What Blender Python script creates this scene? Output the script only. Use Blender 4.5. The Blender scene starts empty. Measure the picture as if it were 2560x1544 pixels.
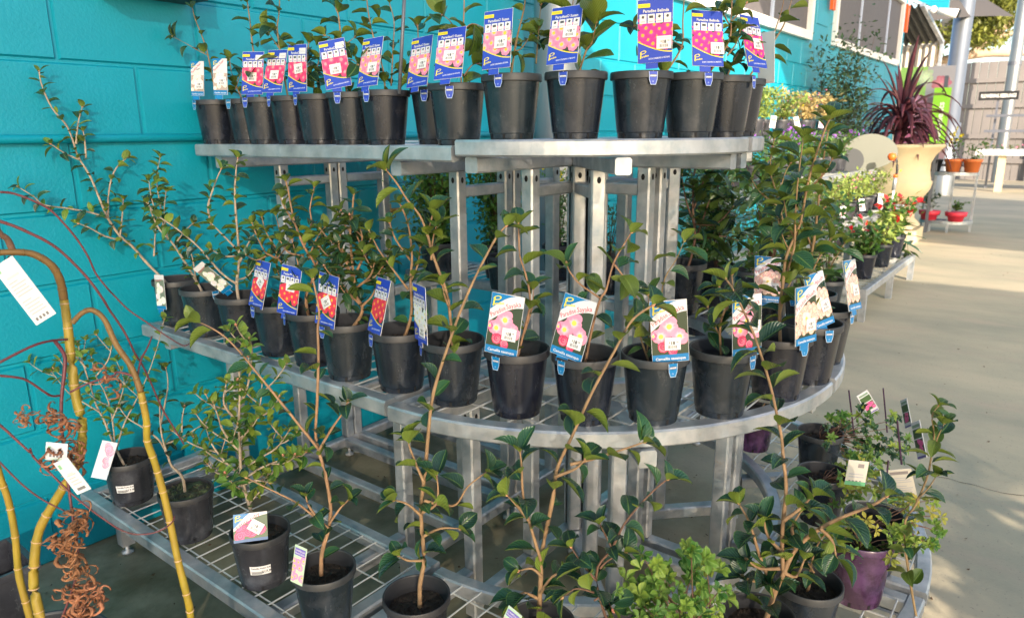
import bpy, bmesh, math, random
import numpy as np
from mathutils import Vector, Matrix, Euler
random.seed(11)
S = bpy.context.scene
COL = S.collection
PI = math.pi

# ------------------------------------------------------------------ camera
F, PPX, PPY, CAMH = 1797.0, 1280.0, 772.0, 1.205
def _ray(px, py): return np.array([px-PPX, py-PPY, F])
_vx, _vy = _ray(2717, 319), _ray(-1100, 350)
_x = _vx/np.linalg.norm(_vx)
_y = _vy-_x*np.dot(_vy, _x); _y /= np.linalg.norm(_y)
_z = np.cross(_x, _y)
if _z[1] > 0: _z = -_z
R = np.stack([_x, _y, _z]); CP = np.array([0, 0, CAMH])
def dirw(px, py): return R@_ray(px, py)
def AX(px, py, X): d = dirw(px, py); return Vector(CP+d*(X/d[0]))
def AY(px, py, Y): d = dirw(px, py); return Vector(CP+d*(Y/d[1]))
def AZ(px, py, Z): d = dirw(px, py); return Vector(CP+d*((Z-CAMH)/d[2]))
def AD(px, py, D): return Vector(CP+dirw(px, py)*(D/F))
FW = Vector((R[0][2], R[1][2], 0)).normalized()
def AP(px, py, base, off=0.0):
    """point seen at px,py on the upright plane through base that faces the viewer"""
    d = Vector(dirw(px, py)); k = (Vector((base[0], base[1], 0)).dot(FW)-off)/Vector((d[0], d[1], 0)).dot(FW)
    if d.y > 0: k = min(k, 2.165/d.y)        # twigs stay in front of the wall
    return Vector(CP)+d*k
cam = bpy.data.objects.new('camera', bpy.data.cameras.new('camera')); COL.objects.link(cam)
M = R@np.diag([1, -1, -1])
cam.matrix_world = Matrix([list(M[0])+[0], list(M[1])+[0], list(M[2])+[CAMH], [0, 0, 0, 1]])
cam.data.sensor_width = 36; cam.data.lens = F/2560*36; cam.data.clip_start = .05; cam.data.clip_end = 600
cam.data.dof.use_dof = True; cam.data.dof.focus_distance = 1.62; cam.data.dof.aperture_fstop = 6.5
S.camera = cam
# ------------------------------------------------------------------ light
LD = Vector((.85, 1, -.5)).normalized()      # the way sunlight travels
ELEV = math.asin(-LD.z)
W = bpy.data.worlds.new('World'); S.world = W; W.use_nodes = True
nt = W.node_tree; nt.nodes.clear()
sk = nt.nodes.new('ShaderNodeTexSky'); sk.sky_type = 'NISHITA'; sk.sun_disc = False
sk.sun_elevation = ELEV; sk.sun_rotation = math.atan2(-LD.x, -LD.y); sk.air_density = 1.0; sk.dust_density = 1.5
bg = nt.nodes.new('ShaderNodeBackground'); bg.inputs[1].default_value = .15
wo = nt.nodes.new('ShaderNodeOutputWorld')
nt.links.new(sk.outputs[0], bg.inputs[0]); nt.links.new(bg.outputs[0], wo.inputs[0])
sl = bpy.data.lights.new('sun', 'SUN'); sl.energy = 5.0; sl.angle = math.radians(.5); sl.color = (1, .84, .66)
so = bpy.data.objects.new('sun', sl); COL.objects.link(so)
so.rotation_euler = LD.to_track_quat('-Z', 'Y').to_euler()
S.view_settings.view_transform = 'Standard'; S.view_settings.look = 'None'
S.view_settings.exposure = 1.3; S.view_settings.gamma = 1; S.view_settings.use_curve_mapping = False
S.render.engine = 'CYCLES'
S.cycles.transparent_max_bounces = 12; S.cycles.max_bounces = 6

# ------------------------------------------------------------------ materials
def mat(name, col, rough=.6, metal=0.0, var=0.0, vscale=8.0, bump=0.0, bscale=60.0, spec=.5, col2=None, c2scale=3.0, c2lo=.45, c2hi=.6, back=None, rnd=0.0, trans=0.0, sheen=0.0, coords='Object'):
    m = bpy.data.materials.new(name); m.use_nodes = True
    n = m.node_tree; b = n.nodes['Principled BSDF']; L = n.links.new
    b.inputs['Roughness'].default_value = rough; b.inputs['Metallic'].default_value = metal
    b.inputs['Specular IOR Level'].default_value = spec
    tc = n.nodes.new('ShaderNodeTexCoord').outputs[coords]
    rgb = n.nodes.new('ShaderNodeRGB'); rgb.outputs[0].default_value = (*col, 1); out = rgb.outputs[0]
    if col2:
        t = n.nodes.new('ShaderNodeTexNoise'); t.inputs['Scale'].default_value = c2scale; t.inputs['Detail'].default_value = 6; t.inputs['Roughness'].default_value = .65; L(tc, t.inputs['Vector'])
        r = n.nodes.new('ShaderNodeMapRange'); r.inputs['From Min'].default_value = c2lo; r.inputs['From Max'].default_value = c2hi; L(t.outputs[0], r.inputs[0])
        x = n.nodes.new('ShaderNodeMix'); x.data_type = 'RGBA'; L(r.outputs[0], x.inputs[0]); L(out, x.inputs[6]); x.inputs[7].default_value = (*col2, 1); out = x.outputs[2]
    if var:
        t = n.nodes.new('ShaderNodeTexNoise'); t.inputs['Scale'].default_value = vscale; t.inputs['Detail'].default_value = 5; L(tc, t.inputs['Vector'])
        r = n.nodes.new('ShaderNodeMapRange'); r.inputs['From Min'].default_value = .3; r.inputs['From Max'].default_value = .7; r.inputs['To Min'].default_value = 1-var; r.inputs['To Max'].default_value = 1+var; L(t.outputs[0], r.inputs[0])
        h = n.nodes.new('ShaderNodeHueSaturation'); L(r.outputs[0], h.inputs['Value']); L(out, h.inputs['Color']); out = h.outputs[0]
    if rnd:
        oi = n.nodes.new('ShaderNodeObjectInfo')
        h = n.nodes.new('ShaderNodeHueSaturation')
        r = n.nodes.new('ShaderNodeMapRange'); r.inputs['To Min'].default_value = 1-rnd; r.inputs['To Max'].default_value = 1+rnd*1.3; L(oi.outputs['Random'], r.inputs[0]); L(r.outputs[0], h.inputs['Value'])
        r2 = n.nodes.new('ShaderNodeMapRange'); r2.inputs['To Min'].default_value = .5+.05*rnd*2; r2.inputs['To Max'].default_value = .5-.07*rnd*2; L(oi.outputs['Random'], r2.inputs[0]); L(r2.outputs[0], h.inputs['Hue'])
        L(out, h.inputs['Color']); out = h.outputs[0]
    if back:
        g = n.nodes.new('ShaderNodeNewGeometry'); x = n.nodes.new('ShaderNodeMix'); x.data_type = 'RGBA'
        L(g.outputs['Backfacing'], x.inputs[0]); L(out, x.inputs[6]); x.inputs[7].default_value = (*back, 1); out = x.outputs[2]
    L(out, b.inputs['Base Color'])
    if bump:
        t = n.nodes.new('ShaderNodeTexNoise'); t.inputs['Scale'].default_value = bscale; t.inputs['Detail'].default_value = 4; L(tc, t.inputs['Vector'])
        bp = n.nodes.new('ShaderNodeBump'); bp.inputs['Strength'].default_value = bump; bp.inputs['Distance'].default_value = .004; L(t.outputs[0], bp.inputs['Height']); L(bp.outputs[0], b.inputs['Normal'])
    if trans:
        td = n.nodes.new('ShaderNodeBsdfTranslucent'); L(out, td.inputs[0])
        mx = n.nodes.new('ShaderNodeMixShader'); mx.inputs[0].default_value = trans
        L(b.outputs[0], mx.inputs[1]); L(td.outputs[0], mx.inputs[2]); L(mx.outputs[0], n.nodes['Material Output'].inputs[0])
    return m
def add_leaf_vein(m, veincol):
    n = m.node_tree; b = n.nodes['Principled BSDF']; L = n.links.new
    src = b.inputs['Base Color'].links[0].from_socket
    uv = n.nodes.new('ShaderNodeUVMap'); sp = n.nodes.new('ShaderNodeSeparateXYZ'); L(uv.outputs[0], sp.inputs[0])
    a = n.nodes.new('ShaderNodeMath'); a.operation = 'SUBTRACT'; L(sp.outputs[0], a.inputs[0]); a.inputs[1].default_value = .5
    c = n.nodes.new('ShaderNodeMath'); c.operation = 'ABSOLUTE'; L(a.outputs[0], c.inputs[0])
    r = n.nodes.new('ShaderNodeMapRange'); r.inputs['From Min'].default_value = .045; r.inputs['From Max'].default_value = .015; L(c.outputs[0], r.inputs[0])
    r3 = n.nodes.new('ShaderNodeMapRange'); r3.inputs['From Min'].default_value = .455; r3.inputs['From Max'].default_value = .495; L(c.outputs[0], r3.inputs[0])
    mxx = n.nodes.new('ShaderNodeMath'); mxx.operation = 'MAXIMUM'; L(r.outputs[0], mxx.inputs[0]); L(r3.outputs[0], mxx.inputs[1])
    ml = n.nodes.new('ShaderNodeMath'); ml.operation = 'MULTIPLY'; L(mxx.outputs[0], ml.inputs[0]); ml.inputs[1].default_value = .75
    x = n.nodes.new('ShaderNodeMix'); x.data_type = 'RGBA'; L(ml.outputs[0], x.inputs[0]); L(src, x.inputs[6]); x.inputs[7].default_value = (*veincol, 1)
    L(x.outputs[2], b.inputs['Base Color'])
    # side veins as fine relief
    w = n.nodes.new('ShaderNodeTexWave'); w.inputs['Scale'].default_value = 1.0; w.wave_type = 'BANDS'; w.bands_direction = 'Y'
    cb = n.nodes.new('ShaderNodeCombineXYZ'); ad = n.nodes.new('ShaderNodeMath'); ad.operation = 'SUBTRACT'; mu = n.nodes.new('ShaderNodeMath'); mu.operation = 'MULTIPLY'; mu.inputs[1].default_value = .8
    L(c.outputs[0], mu.inputs[0]); L(sp.outputs[1], ad.inputs[0]); L(mu.outputs[0], ad.inputs[1]); sc = n.nodes.new('ShaderNodeMath'); sc.operation = 'MULTIPLY'; sc.inputs[1].default_value = 2.6
    L(ad.outputs[0], sc.inputs[0]); L(sc.outputs[0], cb.inputs[1]); L(cb.outputs[0], w.inputs[0])
    bp = n.nodes.new('ShaderNodeBump'); bp.inputs['Strength'].default_value = .35; bp.inputs['Distance'].default_value = .002; L(w.outputs[0], bp.inputs['Height']); L(bp.outputs[0], b.inputs['Normal'])
    return m
TEAL = (.0, .27, .375)
mt = {}
mt['wall'] = mat('teal_paint', TEAL, .42, var=.10, vscale=2.2, bump=.30, bscale=110, col2=(.006, .28, .41), c2scale=5, c2lo=.5, c2hi=.75)
mt['teal2'] = mat('teal_trim', (.006, .25, .34), .35, var=.06)
mt['galv'] = mat('galvanised_steel', (.46, .475, .50), .36, .6, var=.22, vscale=13, bump=.05, bscale=160, col2=(.27, .33, .38), c2scale=17, c2lo=.42, c2hi=.72)
def rusty(m):
    n = m.node_tree; L = n.links.new; b = n.nodes['Principled BSDF']; src = b.inputs['Base Color'].links[0].from_socket
    tc = n.nodes.new('ShaderNodeTexCoord').outputs['Object']
    t = n.nodes.new('ShaderNodeTexNoise'); t.inputs['Scale'].default_value = 9; t.inputs['Detail'].default_value = 8; t.inputs['Roughness'].default_value = .75; L(tc, t.inputs[0])
    r = n.nodes.new('ShaderNodeMapRange'); r.inputs['From Min'].default_value = .64; r.inputs['From Max'].default_value = .74; r.inputs['To Max'].default_value = .5; L(t.outputs[0], r.inputs[0])
    x = n.nodes.new('ShaderNodeMix'); x.data_type = 'RGBA'; L(r.outputs[0], x.inputs[0]); L(src, x.inputs[6]); x.inputs[7].default_value = (.40, .27, .14, 1); L(x.outputs[2], b.inputs['Base Color'])
    t2 = n.nodes.new('ShaderNodeTexNoise'); t2.inputs['Scale'].default_value = 30; t2.inputs['Detail'].default_value = 5; L(tc, t2.inputs[0])
    r2 = n.nodes.new('ShaderNodeMapRange'); r2.inputs['From Min'].default_value = .35; r2.inputs['From Max'].default_value = .65; r2.inputs['To Min'].default_value = .28; r2.inputs['To Max'].default_value = .55; L(t2.outputs[0], r2.inputs[0]); L(r2.outputs[0], b.inputs['Roughness'])
rusty(mt['galv'])
mt['wire'] = mat('galvanised_wire', (.62, .63, .62), .45, .4, var=.1, vscale=20)
mt['pot'] = mat('black_pot_plastic', (.010, .014, .024), .26, spec=.6, var=.3, vscale=12, bump=.05, bscale=200, col2=(.030, .032, .042), c2scale=22, c2lo=.52, c2hi=.75, rnd=.25)
def dusty(m, amt=1.0):
    n = m.node_tree; L = n.links.new; b = n.nodes['Principled BSDF']; src = b.inputs['Base Color'].links[0].from_socket
    tc = n.nodes.new('ShaderNodeTexCoord').outputs['Object']; oi = n.nodes.new('ShaderNodeObjectInfo')
    av = n.nodes.new('ShaderNodeVectorMath'); av.operation = 'ADD'; L(tc, av.inputs[0]); L(oi.outputs['Random'], av.inputs[1])
    def nz(sc, st, lo, hi):
        mp = n.nodes.new('ShaderNodeMapping'); mp.inputs['Scale'].default_value = st; L(av.outputs[0], mp.inputs[0])
        t = n.nodes.new('ShaderNodeTexNoise'); t.inputs['Scale'].default_value = sc; t.inputs['Detail'].default_value = 5; t.inputs['Roughness'].default_value = .7; L(mp.outputs[0], t.inputs[0])
        r = n.nodes.new('ShaderNodeMapRange'); r.inputs['From Min'].default_value = lo; r.inputs['From Max'].default_value = hi; L(t.outputs[0], r.inputs[0]); return r.outputs[0]
    a = nz(38, (1, 1, .12), .50, .74); c = nz(26, (1, 1, 1), .45, .72); f = nz(300, (1, 1, 1), .62, .70)
    mu = n.nodes.new('ShaderNodeMath'); mu.operation = 'MULTIPLY'; L(a, mu.inputs[0]); L(c, mu.inputs[1])
    ma = n.nodes.new('ShaderNodeMath'); ma.operation = 'MULTIPLY_ADD'; L(f, ma.inputs[0]); ma.inputs[1].default_value = .35; L(mu.outputs[0], ma.inputs[2])
    sc = n.nodes.new('ShaderNodeMath'); sc.operation = 'MULTIPLY'; L(ma.outputs[0], sc.inputs[0]); sc.inputs[1].default_value = .75*amt; sc.use_clamp = True
    x = n.nodes.new('ShaderNodeMix'); x.data_type = 'RGBA'; L(sc.outputs[0], x.inputs[0]); L(src, x.inputs[6]); x.inputs[7].default_value = (.095, .105, .12, 1); L(x.outputs[2], b.inputs['Base Color'])
    r = n.nodes.new('ShaderNodeMapRange'); r.inputs['To Min'].default_value = .22; r.inputs['To Max'].default_value = .85; L(sc.outputs[0], r.inputs[0]); L(r.outputs[0], b.inputs['Roughness'])
dusty(mt['pot'], .42)
mt['purple'] = mat('purple_pot_plastic', (.040, .016, .046), .34, spec=.6, var=.2, vscale=14, col2=(.08, .035, .10), c2scale=18)
mt['pot_old'] = mat('worn_grey_pot_plastic', (.035, .037, .046), .55, var=.3, vscale=14, col2=(.09, .095, .11), c2scale=16, c2lo=.5, c2hi=.8)
mt['pot_in'] = mat('pot_inside', (.014, .015, .019), .75, var=.3, vscale=20)
mt['pot_rim'] = mat('pot_rim_plastic', (.028, .030, .036), .5, var=.3, vscale=30, rnd=.2)
mt['dark'] = mat('dark_hole', (.006, .006, .008), .8)
mt['soil'] = mat('potting_mix', (.018, .013, .010), .95, var=.6, vscale=90, bump=1, bscale=160, col2=(.07, .05, .035), c2scale=110, c2lo=.58, c2hi=.68)
mt['moss'] = mat('mossy_soil', (.03, .03, .018), .95, var=.6, vscale=70, bump=1, bscale=120, col2=(.06, .08, .03), c2scale=60)
mt['bark'] = mat('tan_bark', (.27, .17, .088), .75, var=.25, vscale=45, bump=.5, bscale=150, rnd=.12)
mt['barkg'] = mat('pale_grey_bark', (.36, .29, .22), .8, var=.3, vscale=50, bump=.5, bscale=150)
mt['barkb'] = mat('brown_bark', (.14, .075, .05), .8, var=.25, vscale=50)
mt['yel'] = mat('yellow_bark', (.29, .215, .018), .5, var=.15, vscale=25, bump=.3, bscale=90, col2=(.30, .17, .03), c2scale=6, c2lo=.45, c2hi=.75)
mt['redtwig'] = mat('dark_red_twig', (.11, .022, .028), .45, var=.2, vscale=30)
mt['brntwig'] = mat('brown_green_branch', (.16, .09, .025), .6, var=.25, vscale=25)
mt['scar'] = mat('pale_node_scar', (.50, .33, .18), .8)
mt['dry'] = mat('dried_brown_leaf', (.36, .155, .075), .85, var=.5, vscale=40, rnd=.05, trans=.2)
V = (.14, .24, .06)
mt['leafd'] = add_leaf_vein(mat('dark_glossy_leaf', (.018, .064, .034), .26, back=(.14, .20, .035), rnd=.35, var=.15, vscale=30, trans=.10), V)
mt['leafn'] = add_leaf_vein(mat('deep_green_leaf', (.018, .058, .026), .27, back=(.08, .13, .03), rnd=.3, var=.15, vscale=30, trans=.08), (.08, .16, .05))
mt['leafl'] = add_leaf_vein(mat('olive_leaf', (.085, .14, .018), .36, back=(.20, .26, .04), rnd=.35, trans=.2), (.2, .28, .06))
mt['leafg'] = add_leaf_vein(mat('fresh_green_leaf', (.10, .21, .025), .38, back=(.16, .24, .05), rnd=.45, trans=.2), (.22, .32, .08))
mt['leafa'] = add_leaf_vein(mat('azalea_leaf', (.095, .21, .03), .38, back=(.22, .32, .06), rnd=.4, trans=.2), (.25, .4, .1))
mt['leafy'] = add_leaf_vein(mat('yellowish_leaf', (.24, .26, .03), .4, back=(.3, .32, .06), rnd=.4, trans=.2), (.35, .4, .1))
mt['leafo'] = mat('orange_leaf', (.55, .20, .02), .5, rnd=.2)
mt['bud'] = mat('flower_bud', (.42, .24, .12), .6, rnd=.3)
mt['white'] = mat('white_paint', (.78, .76, .72), .5, var=.04)
mt['paper'] = mat('tag_card_white', (.78, .78, .80), .45)
mt['film'] = mat('clear_film', (.5, .55, .58), .25, trans=.3)
mt['black'] = mat('black_plastic', (.012, .012, .013), .5)
mt['orange'] = mat('orange_plastic', (.80, .13, .015), .45)
mt['red'] = mat('red_petal', (.62, .012, .02), .5, trans=.25)
mt['redtray'] = mat('red_plastic', (.62, .03, .06), .5)
mt['pink'] = mat('pink_petal', (.65, .2, .32), .6, trans=.2)
mt['purpf'] = mat('violet_petal', (.30, .10, .50), .6, trans=.2)
mt['yelf'] = mat('yellow_petal', (.75, .62, .03), .6, trans=.2)
mt['terra'] = mat('terracotta', (.62, .16, .04), .6)
mt['stone'] = mat('cream_cast_stone', (.60, .49, .31), .8, var=.12, vscale=3, bump=.3, bscale=50)
mt['cord'] = mat('maroon_strap_leaf', (.15, .042, .062), .42, back=(.2, .07, .09), var=.25, vscale=6, trans=.12)
mt['olive'] = mat('olive_grey_foliage', (.06, .11, .05), .6, var=.45, vscale=14)
mt['shrub'] = mat('green_foliage', (.05, .13, .02), .5, var=.55, vscale=22, back=(.09, .18, .03), trans=.15)
mt['shrub2'] = mat('bright_shrub_foliage', (.085, .20, .03), .45, var=.6, vscale=26, back=(.14, .27, .05), trans=.2)
mt['lime'] = mat('lime_foliage', (.25, .33, .07), .5, var=.35, vscale=14, trans=.25)
mt['amber'] = mat('amber_foliage', (.40, .30, .12), .5, var=.4, vscale=16, trans=.2)
mt['treef'] = mat('eucalypt_foliage', (.20, .22, .04), .5, var=.5, vscale=2.2, trans=.3)
mt['treeb'] = mat('pale_tree_bark', (.60, .46, .33), .8, var=.15, vscale=3)
mt['fence'] = mat('grey_fence_paint', (.185, .17, .165), .6, var=.12, vscale=1.5)
mt['screen'] = mat('grey_window_screen', (.11, .10, .105), .65, var=.08, vscale=30)
mt['sail'] = mat('charcoal_sail_cloth', (.06, .055, .055), .8)
mt['colg'] = mat('painted_steel_column', (.26, .28, .30), .34, .7, var=.06, vscale=4)
mt['greensign'] = mat('lime_green_sign', (.26, .62, .03), .5)
mt['brass'] = mat('brass', (.42, .25, .07), .35, .8, var=.2, vscale=60)
mt['corrd'] = mat('dark_corrugated_steel', (.07, .07, .065), .6, var=.3, vscale=6)
mt['corrl'] = mat('light_corrugated_steel', (.5, .46, .40), .6)
mt['steel'] = mat('dark_steel_rod', (.16, .17, .2), .5, .5)
mt['clearp'] = mat('frosted_plastic', (.20, .21, .18), .4, trans=.2)
mt['greyhole'] = mat('grey_disc', (.05, .055, .06), .6)
mt['greenclip'] = mat('green_tie', (.02, .3, .12), .5)
dusty(mt['pot_old'], .5); dusty(mt['purple'], .3)
# concrete
def concrete():
    m = bpy.data.materials.new('stained_concrete'); m.use_nodes = True; n = m.node_tree; L = n.links.new; b = n.nodes['Principled BSDF']
    tc = n.nodes.new('ShaderNodeTexCoord').outputs['Object']
    def noise(sc, d=6, st=(1, 1, 1)):
        mp = n.nodes.new('ShaderNodeMapping'); mp.inputs['Scale'].default_value = st; L(tc, mp.inputs[0])
        t = n.nodes.new('ShaderNodeTexNoise'); t.inputs['Scale'].default_value = sc; t.inputs['Detail'].default_value = d; t.inputs['Roughness'].default_value = .62; L(mp.outputs[0], t.inputs[0]); return t.outputs[0]
    def ramp(s, a, c): r = n.nodes.new('ShaderNodeMapRange'); r.inputs['From Min'].default_value = a; r.inputs['From Max'].default_value = c; L(s, r.inputs[0]); return r.outputs[0]
    def mix(f, a, c):
        x = n.nodes.new('ShaderNodeMix'); x.data_type = 'RGBA'; L(f, x.inputs[0])
        for s, i in ((a, 6), (c, 7)):
            if isinstance(s, tuple): x.inputs[i].default_value = (*s, 1)
            else: L(s, x.inputs[i])
        return x.outputs[2]
    c = mix(ramp(noise(1.6, 7, (1, .5, 1)), .35, .65), (.47, .40, .28), (.30, .285, .21))
    c = mix(ramp(noise(5, 8, (1, .35, 1)), .52, .72), c, (.42, .34, .25))
    c = mix(ramp(noise(90, 3), .62, .75), c, (.16, .16, .14))
    # algae-green damp concrete under the stand and along the wall
    g = n.nodes.new('ShaderNodeVectorMath'); g.operation = 'DISTANCE'; mp = n.nodes.new('ShaderNodeMapping'); mp.inputs['Scale'].default_value = (.82, .7, 0); L(tc, mp.inputs[0]); L(mp.outputs[0], g.inputs[0]); g.inputs[1].default_value = (1.3*.82, 1.75*.7, 0)
    ad = n.nodes.new('ShaderNodeMath'); ad.operation = 'MULTIPLY_ADD'; L(noise(3.5, 6), ad.inputs[0]); ad.inputs[1].default_value = .7; L(g.outputs['Value'], ad.inputs[2])
    damp = ramp(ad.outputs[0], 1.42, .85)
    c = mix(damp, c, mix(ramp(noise(7, 7), .38, .66), (.13, .115, .062), (.25, .23, .155)))
    L(c, b.inputs['Base Color']); b.inputs['Roughness'].default_value = .75
    r = n.nodes.new('ShaderNodeMapRange'); r.inputs['To Min'].default_value = .8; r.inputs['To Max'].default_value = .42; L(damp, r.inputs[0]); L(r.outputs[0], b.inputs['Roughness'])
    bp = n.nodes.new('ShaderNodeBump'); bp.inputs['Strength'].default_value = .3; bp.inputs['Distance'].default_value = .004; L(noise(60, 5), bp.inputs['Height']); L(bp.outputs[0], b.inputs['Normal'])
    return m
mt['conc'] = concrete()
def cloth(name, col, hole):
    m = bpy.data.materials.new(name); m.use_nodes = True; n = m.node_tree
    b = n.nodes['Principled BSDF']; b.inputs['Base Color'].default_value = (*col, 1); b.inputs['Roughness'].default_value = .9
    t = n.nodes.new('ShaderNodeBsdfTransparent'); x = n.nodes.new('ShaderNodeMixShader'); x.inputs[0].default_value = hole
    tl = n.nodes.new('ShaderNodeBsdfTranslucent'); tl.inputs[0].default_value = (*col, 1); y = n.nodes.new('ShaderNodeMixShader'); y.inputs[0].default_value = .5
    n.links.new(b.outputs[0], y.inputs[1]); n.links.new(tl.outputs[0], y.inputs[2])
    n.links.new(y.outputs[0], x.inputs[1]); n.links.new(t.outputs[0], x.inputs[2]); n.links.new(x.outputs[0], n.nodes['Material Output'].inputs[0]); return m
mt['shade'] = cloth('knitted_shade_cloth', (.56, .60, .64), .16)
def vcol(name, rough=.35):
    m = bpy.data.materials.new(name); m.use_nodes = True; n = m.node_tree
    a = n.nodes.new('ShaderNodeVertexColor'); a.layer_name = 'Col'; n.links.new(a.outputs[0], n.nodes['Principled BSDF'].inputs['Base Color']); n.nodes['Principled BSDF'].inputs['Roughness'].default_value = rough; return m
mt['print'] = vcol('printed_card')

# ------------------------------------------------------------------ mesh helpers
class MB:
    def __init__(s): s.v = []; s.f = []
    def add(s, vs, fs): o = len(s.v); s.v += [tuple(v) for v in vs]; s.f += [tuple(i+o for i in f) for f in fs]; return s
    def box(s, a, b):
        x0, y0, z0 = a; x1, y1, z1 = b
        return s.add([(x0, y0, z0), (x1, y0, z0), (x1, y1, z0), (x0, y1, z0), (x0, y0, z1), (x1, y0, z1), (x1, y1, z1), (x0, y1, z1)],
                     [(0, 3, 2, 1), (4, 5, 6, 7), (0, 1, 5, 4), (1, 2, 6, 5), (2, 3, 7, 6), (3, 0, 4, 7)])
    def sweep(s, pts, prof, up=Vector((0, 0, 1)), caps=True, scales=None, closed=False):
        """prof: 2D points (side, up)"""
        pts = [Vector(p) for p in pts]; n = len(pts); k = len(prof); vs = []
        for i, p in enumerate(pts):
            if closed: t = (pts[(i+1) % n]-pts[i-1])
            else: t = pts[min(i+1, n-1)]-pts[max(i-1, 0)]
            t.normalize(); u = up
            if abs(t.dot(u)) > .98: u = Vector((0, 1, 0)) if abs(t.y) < .9 else Vector((1, 0, 0))
            sd = t.cross(u).normalized(); uu = sd.cross(t).normalized(); sc = scales[i] if scales else 1
            vs += [p+sd*a*sc+uu*b*sc for a, b in prof]
        fs = []
        for i in range(n if closed else n-1):
            a = i*k; b = ((i+1) % n)*k
            for j in range(k): fs.append((a+j, a+(j+1) % k, b+(j+1) % k, b+j))
        if caps and not closed: fs += [tuple(range(k))[::-1], tuple((n-1)*k+j for j in range(k))]
        return s.add(vs, fs)
    def tube(s, pts, r, seg=6, caps=True):
        rs = r if isinstance(r, (list, tuple)) else [r]*len(pts)
        return s.sweep(pts, [(math.cos(2*PI*j/seg), math.sin(2*PI*j/seg)) for j in range(seg)], caps=caps, scales=rs)
    def rhs(s, a, b, w=.035, h=.035, c=.004):
        w /= 2; h /= 2
        return s.sweep([a, b], [(-w+c, -h), (w-c, -h), (w, -h+c), (w, h-c), (w-c, h), (-w+c, h), (-w, h-c), (-w, -h+c)])
    def lathe(s, prof, seg=32, c=(0, 0, 0), a0=0, a1=2*PI, sq=None):
        k = len(prof); full = abs(a1-a0-2*PI) < 1e-6; n = seg if full else seg+1; vs = []
        for i in range(n):
            a = a0+(a1-a0)*i/seg
            for r, z in prof: vs.append((c[0]+r*math.cos(a), c[1]+r*math.sin(a), c[2]+z))
        fs = []
        for i in range(seg):
            b = ((i+1) % n)
            for j in range(k-1): fs.append((i*k+j, b*k+j, b*k+j+1, i*k+j+1))
        return s.add(vs, fs)
    def mesh(s, name, m, smooth=False):
        me = bpy.data.meshes.new(name); me.from_pydata([tuple(v) for v in s.v], [], s.f); me.materials.append(mt[m] if isinstance(m, str) else m)
        if smooth: me.shade_smooth()
        me.update(); return me
def link(name, me, parent=None, loc=None, rot=None, scale=None):
    o = bpy.data.objects.new(name, me); COL.objects.link(o)
    if parent: o.parent = parent
    if loc is not None: o.location = loc
    if rot is not None: o.rotation_euler = rot
    if scale is not None: o.scale = (scale,)*3 if not hasattr(scale, '__len__') else scale
    return o
def obj(name, mb, m, parent=None, smooth=False, **k): return link(name, mb.mesh(name, m, smooth), parent, **k)
def tag(o, label=None, cat=None, group=None, kind=None):
    if label: o['label'] = label
    if cat: o['category'] = cat
    if group: o['group'] = group
    if kind: o['kind'] = kind
    return o
def thing(name, loc, label, cat, group=None, rot=None):
    o = bpy.data.objects.new(name, None); COL.objects.link(o); o.location = loc; o.empty_display_size = .05
    if rot is not None: o.rotation_euler = rot
    return tag(o, label, cat, group)
def smooth_path(pts, n=5):
    P = [Vector(p) for p in pts]
    if len(P) < 3:
        return [P[0].lerp(P[1], i/n) for i in range(n+1)]
    out = []
    for i in range(len(P)-1):
        p0 = P[max(i-1, 0)]; p1 = P[i]; p2 = P[i+1]; p3 = P[min(i+2, len(P)-1)]
        for j in range(n):
            t = j/n
            out.append(.5*((2*p1)+(p2-p0)*t+(2*p0-5*p1+4*p2-p3)*t*t+(3*p1-p0-3*p2+p3)*t**3))
    out.append(P[-1]); return out

# ================================================================== SETTING
g = MB(); g.add([(-60, -60, 0), (120, -60, 0), (120, 60, 0), (-60, 60, 0)], [(0, 1, 2, 3)])
tag(obj('ground', g, 'conc'), kind='structure')
ck = MB(); cpts = [AZ(x, y, .0015) for x, y in ((2330, 1188), (2372, 1195), (2400, 1204), (2440, 1212), (2470, 1222), (2510, 1232), (2560, 1238), (2640, 1250))]
for a, b in zip(cpts, cpts[1:]):
    w = Vector((.0012, .0016, 0)); ck.add([a-w, b-w, b+w, a+w], [(0, 1, 2, 3)])
tag(obj('ground_crack', ck, 'dark'), kind='structure')

lm = MB(); rg = random.Random(12)
for i in range(420):
    x, y = rg.uniform(.3, 9), rg.uniform(-.6, 2.15)
    if i < 160: x, y = rg.uniform(.4, 2.6), rg.uniform(.6, 2.18)
    s_ = rg.uniform(.002, .008); a = rg.uniform(0, 6.28); c_, d_ = math.cos(a)*s_, math.sin(a)*s_
    lm.add([(x-c_, y-d_, .003), (x+d_*.5, y-c_*.5, .001), (x+c_, y+d_, .004), (x-d_*.5, y+c_*.5, .0035)], [(0, 1, 2, 3)])
tag(obj('leaf_litter', lm, mat('litter', (.09, .055, .03), .9, rnd=.2)), 'scattered crumbs of soil and dry leaf bits on the concrete', 'litter', kind='stuff')
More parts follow.
